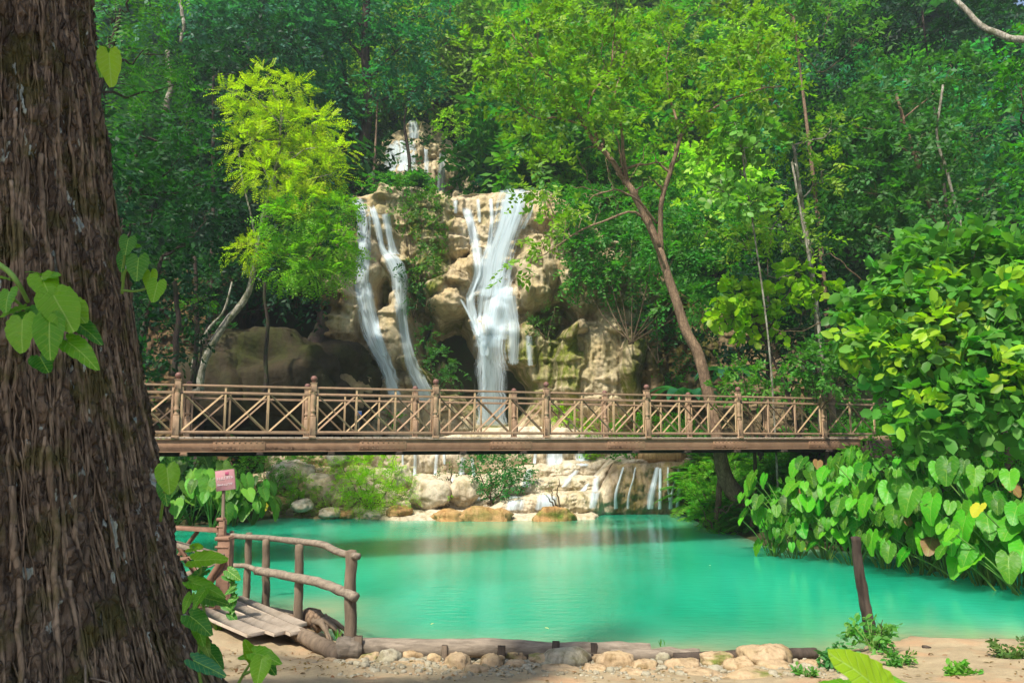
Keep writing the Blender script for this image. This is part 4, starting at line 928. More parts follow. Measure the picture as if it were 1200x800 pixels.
# hanging lianas and thin trunks in the left gloom
for i, (px, p0, p1, Y) in enumerate([(310, 330, 462, 28), (228, 300, 455, 24), (205, 330, 440, 21), (196, 60, 130, 21), (212, 50, 0, 30)]):
    mb = MB(); limb(mb, [at(px, p0, Y), at(px + 3, (p0 + p1) / 2, Y), at(px - 1, p1, Y)], .06, .09, 16, i, 7, .2, .1); o = mb.build('bare_tree', M['bark_dark' if i < 3 else 'bark_pale'], None, True)
    tag(o, ['straight dark trunk in front of the huge cave boulder', 'thin dark trunk left of the pale crooked tree', 'thin dark trunk deep in the gloom behind the huge trunk', 'short pale bare trunk up beside the dark crown', 'pale trunk piece high in the dark canopy'][i], 'tree')
mb = MB(); limb(mb, [at(386, 350, 32.3), at(376, 390, 32), at(366, 415, 31.8), at(360, 455, 31.5)], .28, .5, 18, 4, 10, .3, .1); o = mb.build('root_pillar', M['bark_dark'], None, True); tag(o, 'thick dark slanting root column beside the brown rock pillar', 'root')

# ---------------------------------------------------------------- right side
def kwd(**k): return k
right = [
 ('glossy_tree', 'large glossy dark green tree with a pale thin trunk at the right', (1128, 330, 24), [L_(1050, 110, 24, 50, 28), L_(1110, 90, 24.5, 44, 26), L_(1000, 150, 23.5, 44, 30), L_(1070, 170, 23, 54, 32), L_(1140, 160, 24, 40, 30), L_(1020, 220, 23.5, 50, 34), L_(1100, 235, 23, 50, 30), L_(1160, 220, 24, 34, 28), L_(1040, 265, 23, 44, 26), L_(980, 255, 24, 30, 30)], (.05, .16, .04), kwd(dens=15, L=.5, nl=9, leaf=.17, wid=.52, droop=.5), 'bark'),
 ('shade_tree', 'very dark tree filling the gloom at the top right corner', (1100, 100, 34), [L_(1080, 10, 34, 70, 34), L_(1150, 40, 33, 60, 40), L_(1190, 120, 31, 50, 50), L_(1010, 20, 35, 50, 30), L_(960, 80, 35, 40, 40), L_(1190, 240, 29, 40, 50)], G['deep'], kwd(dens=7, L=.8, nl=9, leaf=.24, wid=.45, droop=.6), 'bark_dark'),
 ('light_tree', 'pale green tree with star shaped leaf clusters at the top right centre', (960, 200, 27), [L_(930, 20, 27, 40, 24), L_(975, 15, 28, 40, 24), L_(1010, 45, 28, 30, 20), L_(900, -10, 27, 50, 20)], (.08, .21, .04), kwd(dens=8, L=.6, nl=8, leaf=.24, wid=.4, droop=.5), 'bark'),
 ('broadleaf_tree', 'small tree with round pale leaves under the leaning crown', (905, 420, 20), [L_(865, 150, 19.3, 24, 10), L_(888, 165, 19.3, 22, 9), L_(845, 222, 19.3, 22, 9), L_(880, 235, 19.3, 20, 8), L_(860, 182, 19.5, 18, 8)], (.12, .28, .045), kwd(dens=24, L=.4, nl=8, leaf=.17, wid=.8, droop=.3, tpl='oval', mat=M['leafbig']), 'bark_pale'),
 ('broadleaf_tree', 'tree with lime rounded leaves low beside the thin pale trunk', (945, 440, 21), [L_(870, 345, 21, 26, 10), L_(905, 350, 21, 24, 9), L_(935, 320, 21, 16, 8), L_(890, 375, 21, 24, 9), L_(855, 370, 21, 16, 8), L_(955, 340, 21, 14, 7)], G['lime'], kwd(dens=22, L=.4, nl=7, leaf=.2, wid=.85, droop=.3, tpl='oval', mat=M['leafbig']), 'bark_dark'),
 ('airy_tree', 'airy yellowish tree between the leaning crown and the glossy tree', (958, 400, 22), [L_(930, 170, 22, 34, 18), L_(965, 200, 22, 26, 18), L_(910, 265, 21.5, 40, 18), L_(950, 280, 21.5, 24, 16), L_(870, 280, 21.5, 30, 14), L_(975, 150, 23, 20, 18)], G['olive'], kwd(dens=13, L=.5, nl=10, leaf=.13, wid=.5, droop=.2, flat=.85, shell=.2), 'bark_pale'),
 ('slope_tree', 'dark tree behind the airy one, above the middle of the bridge', (880, 380, 27), [L_(900, 330, 27, 50, 30), L_(950, 300, 27, 44, 30), L_(860, 400, 26, 40, 24), L_(910, 400, 26, 44, 24), L_(960, 380, 26, 40, 30), L_(930, 230, 28, 50, 30)], G['deep'], kwd(dens=8, L=.7, nl=9, leaf=.2, wid=.45, droop=.5), 'bark_dark'),
 ('small_leaf_bush', 'small leaved bush rising behind the right end of the railing', (960, 470, 20), [L_(955, 425, 20, 32, 22), L_(925, 445, 20, 16, 14), L_(985, 440, 19.5, 28, 20), L_(975, 405, 20, 22, 12)], (.07, .22, .035), kwd(dens=34, L=.35, nl=9, leaf=.105, wid=.8, droop=.3), 'twig'),
 ('small_leaf_bush', 'leafy shrub with lime tips behind the railing right of the leaning trunk', (875, 470, 20.5), [L_(870, 440, 20.5, 22, 16), L_(890, 455, 20.5, 20, 12), L_(850, 455, 20.5, 14, 10)], (.08, .24, .03), kwd(dens=26, L=.35, nl=8, leaf=.13, wid=.5, droop=.3), 'twig'),
 ('shade_tree', 'dark tree closing the view at the right edge above the broad leaved bush', (1230, 300, 20), [L_(1195, 100, 21, 26, 30), L_(1215, 200, 20, 30, 40), L_(1185, 265, 20, 30, 20), L_(1230, 60, 20, 40, 40)], G['mid'], kwd(dens=12, L=.5, nl=9, leaf=.17, wid=.55, droop=.4), 'bark_dark'),
]
for i, (nm, lb, bq, lob, cg, kw, bk) in enumerate(right):
    px, py, Y = bq; bx_ = at(px, py, Y)[0]; gz = down(bx_, Y); b = np.array([bx_, Y, gz]); top_ = lob[0][0]
    if top_[2] < gz: b[2] = top_[2] - 2
    tree(nm, lb, b, [b, b * .55 + top_ * .45 + (.2, 0, .2), top_], (.13 if Y > 21 else .03 if 'under the leaning crown' in lb else .07, .04 if Y > 21 else .02), lob, cg, 90 + i, bk, lr=.03, **kw)
mb = MB(); limb(mb, [at(1105, 100, 22.4), at(1098, 160, 22.4), at(1112, 210, 22.4), at(1128, 275, 22.4), at(1130, 330, 22.4)], .035, .06, 22, 4, 8, .15, .05); o = mb.build('bare_tree', M['bark_pale'], None, True); tag(o, 'thin pale trunk rising in front of the glossy dark green tree', 'tree')
mb = MB(); limb(mb, [at(928, 190, 20.8), at(940, 260, 20.8), at(950, 320, 20.8), at(960, 390, 20.8), at(968, 460, 20.8)], .03, .055, 22, 4, 8, .15, .05); o = mb.build('bare_tree', M['bark_pale'], None, True); tag(o, 'thin pale leaning trunk right of the leaning tree, with lime leaves beside it', 'tree')
mb = MB(); limb(mb, [at(1225, 50, 16), at(1190, 46, 16.5), at(1160, 36, 17), at(1125, 5, 17.5), at(1100, -30, 18)], .09, .05, 22, 4, 8, .15, .08); o = mb.build('dry_bough', M['bark_pale'], None, True); tag(o, 'bare pale branch crossing the dark top right corner', 'branch')
mb = MB(); limb(mb, [at(1012, 330, 17), at(990, 312, 17), at(975, 298, 17.2), at(955, 300, 18)], .02, .008, 14, 4, 5, 0, .1); limb(mb, [at(985, 372, 17), at(960, 380, 17), at(935, 388, 17.3), at(905, 384, 18)], .02, .008, 14, 6, 5, 0, .1); o = mb.build('dry_bough', M['twig'], None, True); tag(o, 'thin dry twigs reaching out left of the broad leaved bush', 'branch')

# big leaved bush at the right, oval template
lob = [L_(1090, 305, 16, 40, 22), L_(1140, 310, 15.5, 44, 26), L_(1185, 320, 15, 36, 30), L_(1050, 335, 16, 36, 24), L_(1100, 355, 15, 46, 26), L_(1160, 370, 14.6, 44, 28), L_(1030, 375, 16, 36, 24), L_(1070, 400, 15, 44, 26), L_(1130, 415, 14.4, 46, 26), L_(1190, 410, 14, 36, 30), L_(1072, 432, 15.5, 26, 24), L_(1090, 460, 14.6, 44, 24), L_(1160, 465, 14, 44, 26), L_(1205, 470, 13.6, 30, 30), L_(1080, 478, 15.2, 20, 16), L_(1010, 365, 16.5, 18, 12), L_(1110, 500, 14.5, 40, 16), L_(1085, 510, 14.9, 16, 10), L_(1120, 285, 16, 30, 10)]
b = np.array([11.2, 17.0, down(11.2, 17.0)])
tree('broad_leaved_bush', 'huge bush of broad rounded green and lime leaves over the bridge end', b, [b, b + (0, 0, 1.5), at(1120, 360, 15.3)], (.12, .05), lob, (.085, .25, .035), 111, 'bark', dens=24, L=.5, nl=5, leaf=.235, wid=.72, droop=.35, tpl='oval', mat=M['leafbig'], shell=.5, lr=.03, flat=.45)['category'] = 'bush'
lob2 = [L_(1050, 345, 15.4, 22, 10), L_(1110, 330, 14.8, 20, 10), L_(1000, 385, 16, 16, 9), L_(1100, 380, 14.2, 24, 12), L_(1030, 400, 15, 26, 10), L_(1070, 415, 14.4, 20, 10), L_(1160, 430, 13.5, 22, 10), L_(1180, 340, 14.3, 22, 10), L_(1080, 480, 13.9, 18, 10)]
leafy('young_leaves', crown_mesh('young_leaves', [(c - b, r) for c, r in lob2], 112, dens=22, L=.4, nl=5, leaf=.23, wid=.6, droop=.5, tpl='oval', mat=M['leafbig'], flat=.4), bpy.data.objects['broad_leaved_bush'], (.21, .38, .018), 'lime young leaves among the darker ones')

bushy('mixed_shrub', 'loose light green shrub filling the bank below the broad leaved bush', 'bush', [L_(1045, 522, 16.6, 26, 16), L_(1080, 535, 16, 30, 16), L_(1120, 530, 15.6, 34, 18), L_(1165, 528, 15, 34, 18), L_(1205, 530, 14.6, 30, 18), L_(1010, 540, 17.5, 20, 14), L_(1140, 560, 15.2, 40, 16), L_(1190, 570, 14.8, 30, 16)], (.10, .30, .025), 118, dens=26, L=.42, nl=9, leaf=.11, wid=.42, droop=.4)
# fern bank and fern shrubs
def frond_mesh(name, seed, n=26, Ln=1.0, nl=28, arch=.5, leaf=.16, spread=1.0, wid=.26):
    rng = np.random.RandomState(seed); f = Fol(); mb = MB()
    for k in range(n):
        a = rng.uniform(0, 2 * PI); el = rng.uniform(.15, 1.25); L = Ln * rng.uniform(.6, 1.15)
        d = np.array([math.cos(a) * math.cos(el), math.sin(a) * math.cos(el), math.sin(el)]); q = np.linspace(0, 1, nl)
        P = d * (L * q)[:, None]; P[:, 2] -= arch * L * q ** 2.2
        T = np.gradient(P, axis=0); T = unit(T); S = unit(np.cross(T, [0, 0, 1.0])); Nn = np.cross(S, T)
        s = leaf * L * np.sin(PI * (.12 + .83 * q)) ** .8
        for sg in (-1, 1):
            f.add(*leaves(P[2:], (T * .35 + S * sg + rng.normal(size=P.shape) * .05)[2:], (Nn + rng.normal(size=P.shape) * .12)[2:], s[2:] * 1.6, wid, 'dia', rng, np.full(nl - 2, rng.uniform()), np.full(nl - 2, rng.uniform())))
        mb.tube(P[::4], .008, 3, False)
    return f.mesh(name, M['leaf']), mb
ff, mbf = frond_mesh('fronds', 5, 34, 1.0, 22)
fern0 = thing('fern', 'source fern kept apart below', 'fern', (0, 0, -500)); leafy('fronds', ff, fern0, G['mid']); mbf.build('stalks', M['stalk'], fern0)
ff2, mbf2 = frond_mesh('fronds', 6, 46, 1.0, 24, .35, .17, wid=.26)
fern1 = thing('fern', 'source fern kept apart below', 'fern', (0, 0, -500)); leafy('fronds', ff2, fern1, G['mid']); mbf2.build('stalks', M['stalk'], fern1)
rng = np.random.RandomState(9)
FB = []
def fern_at(px, py, Y, size, col, lb, k=0, grp=None):
    p = at(px, py, Y) if k else hit(px, py)[0]; o = dup((fern0, fern1)[k], p, rng.uniform(0, 6.28), size, lb, (*col, 1), grp); return o
fb = [(850, 612, 21, 1.2), (828, 606, 21.6, 1.1), (815, 596, 22.4, 1.2), (810, 580, 23, 1.2), (830, 570, 22.6, 1.2), (815, 562, 23.4, 1.1), (845, 590, 21.6, 1.2), (860, 570, 22, 1.1), (845, 550, 23, 1.2), (870, 610, 20, 1.0), (880, 595, 20.4, 1.1), (890, 615, 19, .9), (826, 548, 24, 1.2), (862, 548, 23, 1.1), (900, 572, 20.4, 1.1), (905, 552, 21.4, 1.2), (882, 556, 22, 1.1), (925, 600, 18.6, .9), (938, 572, 19.4, 1.0), (902, 603, 19.4, .8)]
fl = ['lowest fern by the water left of the leaning trunk foot', 'fern overhanging the water beside the slanting falls', 'leftmost fern of the bank touching the curtain falls', 'fern just above the leftmost one on the bank', 'bright fern in the middle of the bank left of the trunk', 'high fern on the left edge of the bank', 'fern directly left of the leaning trunk foot', 'fern half behind the leaning trunk', 'fern below the bridge beam left of the trunk', 'drooping fern right below the leaning trunk foot', 'fern on the roots right of the leaning trunk', 'small fern by the water right of the trunk foot', 'topmost left fern under the bridge beam', 'fern under the beam touching the leaning trunk', 'fern between leaning trunk and taro leaves', 'fern under the beam right of the trunk', 'fern behind the leaning trunk under the beam', 'low fern in the shade under the taro leaves', 'fern behind the first taro leaves', 'smallest fern on the bank']
for q, lb in zip(fb, fl): fern_at(q[0], q[1], q[2], q[3] * 1.15, (.085 * rng.uniform(.8, 1.5), .31 * rng.uniform(.85, 1.2), .022), lb, 0, 'ferns on the right bank')
PK = dict(dens=42, L=.40, nl=15, leaf=.082, wid=.36, droop=.35, pinn=True, flat=.75, shell=.45)
bushy('bright_bush', 'largest feathery lime bush in front of the tan rocks under the bridge', 'bush', [L_(415, 548, 25.9, 24, 12), L_(440, 545, 26, 26, 12), L_(462, 560, 25.8, 22, 14), L_(430, 566, 25.4, 28, 14), L_(408, 572, 25.3, 20, 12), L_(450, 582, 25.1, 26, 12), L_(425, 588, 25, 22, 8), L_(476, 578, 25.4, 12, 10), L_(400, 540, 26.6, 16, 8)], (.22, .42, .02), 401, **PK)
bushy('bright_bush', 'rounded feathery bush on the blocky tan rock wall left of the largest lime bush', 'bush', [L_(350, 572, 25.6, 20, 12), L_(342, 585, 25.4, 14, 10), L_(362, 586, 25.4, 14, 9)], (.18, .36, .02), 402, **PK)
bushy('bright_bush', 'small feathery bush over the waterline stones between the two larger lime bushes', 'bush', [L_(390, 590, 25.1, 12, 8), L_(378, 582, 25.4, 9, 8)], (.20, .36, .03), 403, **PK)
bushy('fern_thicket', 'bright feathery fern thicket on the bank left of the leaning trunk', 'bush', [L_(815, 560, 23.2, 20, 12), L_(835, 575, 22.6, 24, 12), L_(822, 590, 22.2, 20, 10), L_(845, 555, 23, 24, 12), L_(812, 578, 22.6, 14, 12), L_(838, 604, 21.6, 22, 8), L_(862, 545, 23.4, 18, 10), L_(880, 560, 22, 22, 12), L_(900, 548, 22.5, 24, 10)], (.12, .34, .02), 404, **PK)
bushy('shore_bush', 'deep green leafy bush in front of the falls under the middle of the bridge', 'bush', [L_(575, 555, 26.2, 22, 18), L_(600, 548, 26.4, 22, 16), L_(560, 545, 26.4, 16, 12), L_(590, 572, 26.0, 20, 10), L_(606, 560, 26.3, 14, 10)], (.03, .16, .035), 130, dens=42, L=.35, nl=9, leaf=.095, wid=.55, droop=.3, base=at(576, 587, 26))
bushy('seedling', 'wispy pale green seedling on the mossy mound', 'plant', [L_(645, 572, 24.8, 8, 8), L_(655, 560, 24.8, 6, 6), L_(640, 580, 24.8, 6, 5)], (.12, .24, .04), 131, dens=24, L=.25, nl=6, leaf=.06, wid=.4, base=at(652, 592, 24.8))
bushy('seedling', 'tiny bright sprig on the small orange mound', 'plant', [L_(527, 583, 24.8, 5, 4)], G['lime'], 132, dens=30, L=.15, nl=5, leaf=.08, wid=.6, base=at(526, 590, 24.8))
bushy('shore_bush', 'dark leafy bush over the small hole between the round boulders', 'bush', [L_(524, 558, 26.4, 14, 9), L_(530, 545, 26.8, 10, 8)], (.06, .15, .02), 133, dens=24, L=.25, nl=7, leaf=.09, wid=.5)
bushy('shore_bush', 'feathery green bushes on the left shore under the bridge beam', 'bush', [L_(310, 550, 25.5, 26, 14), L_(335, 545, 26, 20, 12), L_(290, 545, 25.5, 24, 14), L_(320, 575, 24.6, 16, 14), L_(355, 540, 27, 26, 8), L_(270, 540, 25.8, 26, 12)], (.09, .27, .025), 134, dens=26, L=.35, nl=11, leaf=.1, wid=.4, droop=.4, pinn=True)
# banana like leaves in the shade right of the cliff
def strap_leaf(mb_f, P, wid, rng, tint):
    n = len(P); T = unit(np.gradient(P, axis=0)); S = unit(np.cross(T, [0, 0, 1.0])); q = np.linspace(0, 1, n); w = wid * np.sin(PI * np.clip(.06 + .94 * q, 0, 1)) ** .6
    up_ = np.cross(S, T); V = np.stack([P + S * w[:, None] + up_ * w[:, None] * .25, P, P - S * w[:, None] + up_ * w[:, None] * .25], 1).reshape(-1, 3)
    mb_f.add(V, [grid_faces(n, 3)], np.full(n * 3, tint), np.full(n * 3, rng.uniform()))
rng = np.random.RandomState(77)
for i, (px, py, Y, sz, lb) in enumerate([(805, 455, 26, 1.5, 'blue green banana plant in the shade right of the mossy cliff columns'), (855, 430, 25, 1.2, 'shaded palm like plant behind the leaning trunk')]):
    b = at(px, py + 12, Y); r = thing('banana_plant', lb, 'plant', b)
    for k in range(8):
        a = k * .8 + i; L = sz * rng.uniform(.8, 1.2); q = np.linspace(0, 1, 12); P = np.stack([math.cos(a) * L * q, math.sin(a) * L * q, L * (1.0 * q - 1.1 * q ** 2)], 1)
        f = Fol(); strap_leaf(f, P, .15 * sz, rng, rng.uniform(.3, 1)); leafy('leaf', f.mesh('leaf', M['leaf'], smooth=True), r, (.05, .2, .10))
# ---------------------------------------------------------------- taro plants
def taro_leaf(name, seed, mat=None, heart=0.0, curl=.12):
    rng = np.random.RandomState(seed); ns = 36; nr = 6; V = [(0, 0, 0)]; uv = [(0, 0)]
    ph = np.linspace(-PI, PI, ns + 1)[:-1] + PI / ns
    a = np.abs(ph)
    rad = np.interp(a, [0, .15, .5, 1.0, 1.6, 2.1, 2.6, 2.9, PI], [1, .88, .66, .53, .47, .47, .44, .30, .10])
    for k in range(1, nr + 1):
        s = k / nr
        for j in range(ns):
            r = rad[j] * s; x = r * math.cos(ph[j]); y = r * math.sin(ph[j]) * .92
            wav = .030 * math.sin(ph[j] * 13 + seed) * s ** 3
            z = .22 * abs(y) - curl * x * abs(x) - .25 * y * y + wav + .02 * pn(x * 3, y * 3, seed)
            V.append((x, y, z)); uv.append((x, y))
    F3 = [(0, 1 + j, 1 + (j + 1) % ns) for j in range(ns)]; F4 = []
    for k in range(nr - 1):
        for j in range(ns):
            p = 1 + k * ns; F4.append((p + j, p + ns + j, p + ns + (j + 1) % ns, p + (j + 1) % ns))
    return npmesh(name, np.array(V), [np.array(F3), np.array(F4)], {'tint': np.full(len(V), rng.uniform(.35, .8)), 'hue': np.full(len(V), rng.uniform(.2, .8))}, np.array(uv), True, [mat or M['taro']])
TL = [taro_leaf('leaf', k, curl=.08 + .09 * k) for k in range(5)]
def orient(o, pos, d, nrm, size):
    d = np.array(d, float); d /= np.linalg.norm(d); n_ = np.array(nrm, float); y = np.cross(n_, d); y /= np.linalg.norm(y); z = np.cross(d, y)
    Mx = Matrix(((d[0], y[0], z[0], pos[0]), (d[1], y[1], z[1], pos[1]), (d[2], y[2], z[2], pos[2]), (0, 0, 0, 1)))
    o.matrix_local = Mx @ Matrix.Scale(size, 4)
def stalk_obj(parent, a, b, r=.012, mat='stalk', sag=.1):
    a = np.array(a, float); b = np.array(b, float); m = (a + b) / 2 + np.array([0, 0, sag * np.linalg.norm(b - a)])
    mb = MB(); mb.tube(curve([a, m, b], 10), np.linspace(r * 1.5, r, 10), 6); return mb.build('stalk', M[mat], parent, True)
def taro_plant(b, n, H, ls, rng, lb, face=(0, -1), col=None, grp='taro plants on the right bank'):
    r = thing('taro_plant', lb, 'plant', b, group=grp)
    for k in range(n):
        a = math.atan2(face[1], face[0]) + rng.uniform(-1.5, 1.5); hh = H * rng.uniform(.5, 1.08); ro = H * rng.uniform(.25, .8) * (1.1 - .3 * hh / H)
        tip = np.array([math.cos(a) * ro, math.sin(a) * ro, hh]); stalk_obj(r, (rng.normal() * .03, rng.normal() * .03, 0), tip, .012 * ls / .4)
        d = np.array([math.cos(a) * .55 + face[0] * .3, math.sin(a) * .55 + face[1] * .3, -rng.uniform(.35, 1.6)]); nn = np.array([math.cos(a) * .7 + face[0] * .5, math.sin(a) * .7 + face[1] * .5, rng.uniform(.5, 1.0)]) + rng.normal(size=3) * .22
        o = link('leaf', TL[rng.randint(5)], r); orient(o, tip, d, nn, ls * rng.uniform(.55, 1.35)); c = np.array(col or G['taro']) * rng.uniform(.5, 1.3) * (1 + rng.uniform(-.2, .5) * np.array([1, 0, 0]))
        c = c * rng.choice([.6, 1, 1, 1.1])
        if rng.uniform() < .03: c = np.array([[.45, .42, .03], [.22, .13, .05]][rng.randint(2)])
        o.color = (*c, 1)
    return r
rng = np.random.RandomState(31)
tr_ = []
for (px, py, Yx, H, ls) in [(905, 610, 17.2, 1.25, .46), (935, 600, 17.3, 1.5, .5), (965, 612, 16.8, 1.4, .5), (960, 575, 18.2, 1.6, .5), (1000, 600, 16.7, 1.6, .5), (1000, 630, 16.0, 1.2, .45), (1030, 590, 16.4, 1.8, .52), (1035, 625, 15.6, 1.3, .5), (1060, 600, 15.8, 1.8, .55), (1075, 632, 15.0, 1.4, .52), (1090, 600, 15.3, 1.9, .55), (1110, 630, 14.6, 1.5, .6), (1125, 590, 14.8, 1.9, .58), (1150, 635, 13.9, 1.5, .62), (1155, 590, 14.3, 1.9, .6), (1185, 640, 13.4, 1.6, .62), (1190, 600, 13.8, 1.9, .6), (1215, 640, 12.9, 1.7, .62), (1045, 560, 17.0, 1.7, .5), (1005, 560, 17.8, 1.5, .45), (1100, 560, 15.8, 1.9, .5), (930, 628, 16.9, .9, .4), (1230, 610, 13.2, 2.0, .6)]:
    tr_.append((px, py, Yx, H, ls))
tr_.sort()
for i, (px, py, Yx, H, ls) in enumerate(tr_):
    p = at(px, py, Yx); p[2] = min(p[2] - .3, down(p[0], p[1]) + .1)
    taro_plant(p + (0, 0, .08), 17, H * 1.22, ls * .60, rng, 'big taro plant with heart leaves, %s from the fern bank along the right shore' % ordn[i] if i < 20 else 'big taro plant with heart leaves on the right bank, %s from the right frame edge' % ('third', 'second', 'first')[i - 20], (-.55, -.85))
tr_ = []
for (px, py, Yx, H, ls) in [(205, 606, 22.4, 1.3, .42), (225, 600, 22.8, 1.5, .45), (250, 605, 22.6, 1.4, .45), (275, 600, 23.0, 1.4, .45), (295, 602, 23.2, 1.1, .42), (240, 585, 23.6, 1.6, .5), (270, 580, 24, 1.5, .45), (215, 575, 23.8, 1.8, .5), (300, 585, 24, 1.2, .4)]: tr_.append((px, py, Yx, H, ls))
tr_.sort()
for i, (px, py, Yx, H, ls) in enumerate(tr_):
    p = at(px, py, Yx); p[2] = min(p[2], down(p[0], p[1]) + .15)
    taro_plant(p, 10, H, ls, rng, 'taro plant on the left shore behind the pink sign, %s from the huge trunk' % ordn[i], (.5, -.85), (.07, .25, .03), 'taro plants on the left shore')
# ================================================================ FOOTBRIDGE
B0 = at(205.4, 509, 14.8); B6 = at(965.6, 509, 19.8); BZ = 2.665
B0[2] = B6[2] = BZ
BD = (B6 - B0) / 6; BL = np.linalg.norm(BD); bu = BD / BL; bp_ = np.array([-bu[1], bu[0], 0]); BW = 2.35
ang = math.atan2(bu[1], bu[0])
# local frame: x along, y across (0 near side, BW far side), z up; origin = B0
br_ = thing('footbridge', 'brown wooden footbridge with crossed railings on riveted steel beams over the pool', 'bridge', B0, ang)
T0_, T1_ = -2.25, 6.45
def post_mesh():
    mb = MB(); s = .062
    mb.box((0, 0, .20), (2 * s, 2 * s, .52 - .12 + .0), bev=.008); mb.box((0, 0, -.03), (2 * s + .02, 2 * s + .02, .06), bev=.005)
    mb.lathe((0, 0, 0), [(.0, .39), (s * .9, .40), (s * .98, .42), (s * .62, .45), (s * .62, .475), (s * .95, .50), (s * .95, .52), (s * .66, .545), (s * .78, .62), (s * .98, .76), (s * .92, .83), (s * .65, .87), (s * .95, .895), (s * .95, .91), (0, .915)], 14)
    mb.box((0, 0, 1.0), (2 * s, 2 * s, .19), bev=.01); mb.box((0, 0, 1.10), (2 * s + .016, 2 * s + .016, .018), bev=.004)
    return npmesh('post', np.concatenate(mb.V), [np.concatenate(v) for v in mb.F.values()], mats=[M['brwood']])
def fin_mesh():
    mb = MB(); mb.lathe((0, 0, 0), [(0, 1.105), (.04, 1.108), (.03, 1.13), (.055, 1.15), (.068, 1.18), (.066, 1.21), (.045, 1.24), (.02, 1.252), (0, 1.254)], 14)
    return npmesh('finial', np.concatenate(mb.V), [np.concatenate(v) for v in mb.F.values()], mats=[M['finial']], smooth=True)
pm, fm = post_mesh(), fin_mesh()
rng = np.random.RandomState(2)
def railing(yoff, ts, last):
    for t in ts:
        p = link('post', pm, br_, (t * BL, yoff, 0)); p.rotation_euler = (0, 0, 0); f = link('finial', fm, p)
    for i, t in enumerate(list(ts)):
        t2 = t + 1 if t != ts[-1] else t + last
        xa, xb = t * BL + .062, t2 * BL - (.062 if t != ts[-1] else 0); npn = 3 if t != ts[-1] else 2
        mb = MB(); wob_ = lambda: rng.uniform(-.004, .004)
        mb.beam((xa, yoff, 1.0 + wob_()), (xb, yoff, 1.0 + wob_()), .065, .042); mb.beam((xa, yoff, .855), (xb, yoff, .855 + wob_()), .045, .05); mb.beam((xa, yoff, .07), (xb, yoff, .07), .045, .05)
        pan = mb.build('railing_panel', M['brwood'], br_)
        w_ = (xb - xa) / npn
        for k in range(npn + 1):
            mb = MB(); x = xa + k * w_; e = .024 if k == 0 else -.024 if k == npn else 0
            mb.box((x + e, yoff, .5375), (.044, .038, .885 if 0 < k < npn else .96), bev=.004); mb.build('upright', M['brwood2' if rng.uniform() < .6 else 'brwood'], pan)
        for k in range(npn):
            x = xa + k * w_; mb = MB(); a_ = (x + .045, .10); b_ = (x + w_ - .045, .825)
            mb.beam((a_[0], yoff - .006, a_[1]), (b_[0], yoff - .006, b_[1]), .018, .036); mb.beam((a_[0], yoff + .013, b_[1]), (b_[0], yoff + .013, a_[1]), .018, .036)
            mb.build('cross_brace', M['brwood2' if rng.uniform() < .5 else 'brwood'], pan)
railing(0, range(-2, 7), .66); railing(BW, range(-2, 7), .5)
xa, xb = T0_ * BL, T1_ * BL
mb = MB(); n_pl = int((xb - xa) / .16)
for k in range(n_pl): mb.box((xa + (k + .5) * .16, BW / 2, -.045 + rng.uniform(-.002, .002)), (.152, BW + .12, .035), bev=.004)
mb.build('deck', M['plank'], br_)
for yo in (-.02, BW + .02):
    mb = MB(); mb.box(((xa + xb) / 2, yo, -.078), (xb - xa, .075, .018), bev=.003); mb.box(((xa + xb) / 2, yo, -.20), (xb - xa, .014, .226), bev=.002); mb.box(((xa + xb) / 2, yo, -.322), (xb - xa, .075, .018), bev=.003)
    s_ = -1 if yo < 1 else 1
    gd = mb.build('steel_beam', M['steel'], br_)
    for x in np.arange(xa + 1.3, xb - .5, 2.9):
        mb = MB(); mb.box((x, yo + s_ * .012, -.20), (1.0, .010, .2), bev=.002)
        for dx in np.linspace(-.44, .44, 9):
            for dz in (-.07, .07): mb.lathe((x + dx, yo, -.20 + dz), [(0, 0)], 3) if False else mb.box((x + dx, yo + s_ * .021, -.20 + dz), (.026, .014, .026), bev=.006)
        mb.build('splice_plate', M['steel'], gd)
for x in np.arange(xa + .4, xb, 1.42):
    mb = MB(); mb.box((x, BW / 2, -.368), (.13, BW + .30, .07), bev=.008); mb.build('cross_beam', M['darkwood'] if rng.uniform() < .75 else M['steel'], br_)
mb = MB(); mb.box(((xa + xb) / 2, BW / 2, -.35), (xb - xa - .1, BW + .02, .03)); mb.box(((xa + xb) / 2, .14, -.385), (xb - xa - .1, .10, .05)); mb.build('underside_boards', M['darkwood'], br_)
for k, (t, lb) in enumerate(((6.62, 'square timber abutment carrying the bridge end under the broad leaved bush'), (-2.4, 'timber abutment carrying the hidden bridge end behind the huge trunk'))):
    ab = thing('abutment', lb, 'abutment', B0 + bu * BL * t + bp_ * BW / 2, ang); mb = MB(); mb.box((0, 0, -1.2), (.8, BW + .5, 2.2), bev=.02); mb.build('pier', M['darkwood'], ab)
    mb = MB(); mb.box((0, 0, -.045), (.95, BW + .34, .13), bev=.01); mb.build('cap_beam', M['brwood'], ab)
# small blue topped marker post seen through the railing
p = at(420, 503, 30.4); r = thing('marker_post', 'tiny blue and white marker seen through the railing left of the twin falls', 'sign', p); mb = MB(); mb.tube([(0, 0, -.2), (0, 0, .6)], .03, 8); mb.build('pole', M['brownrock'] if False else M['bark_pale'], r)
m, nt = newmat('blue_paint'); N(nt).bsdf((.05, .16, .6), .5); mb = MB(); mb.box((0, -.03, .64), (.24, .02, .13)); mb.build('plate', m, r)
m, nt = newmat('white_paint'); N(nt).bsdf((.7, .75, .8), .5); mb = MB(); mb.box((0, -.03, .73), (.24, .022, .03)); mb.build('top_strip', m, r)

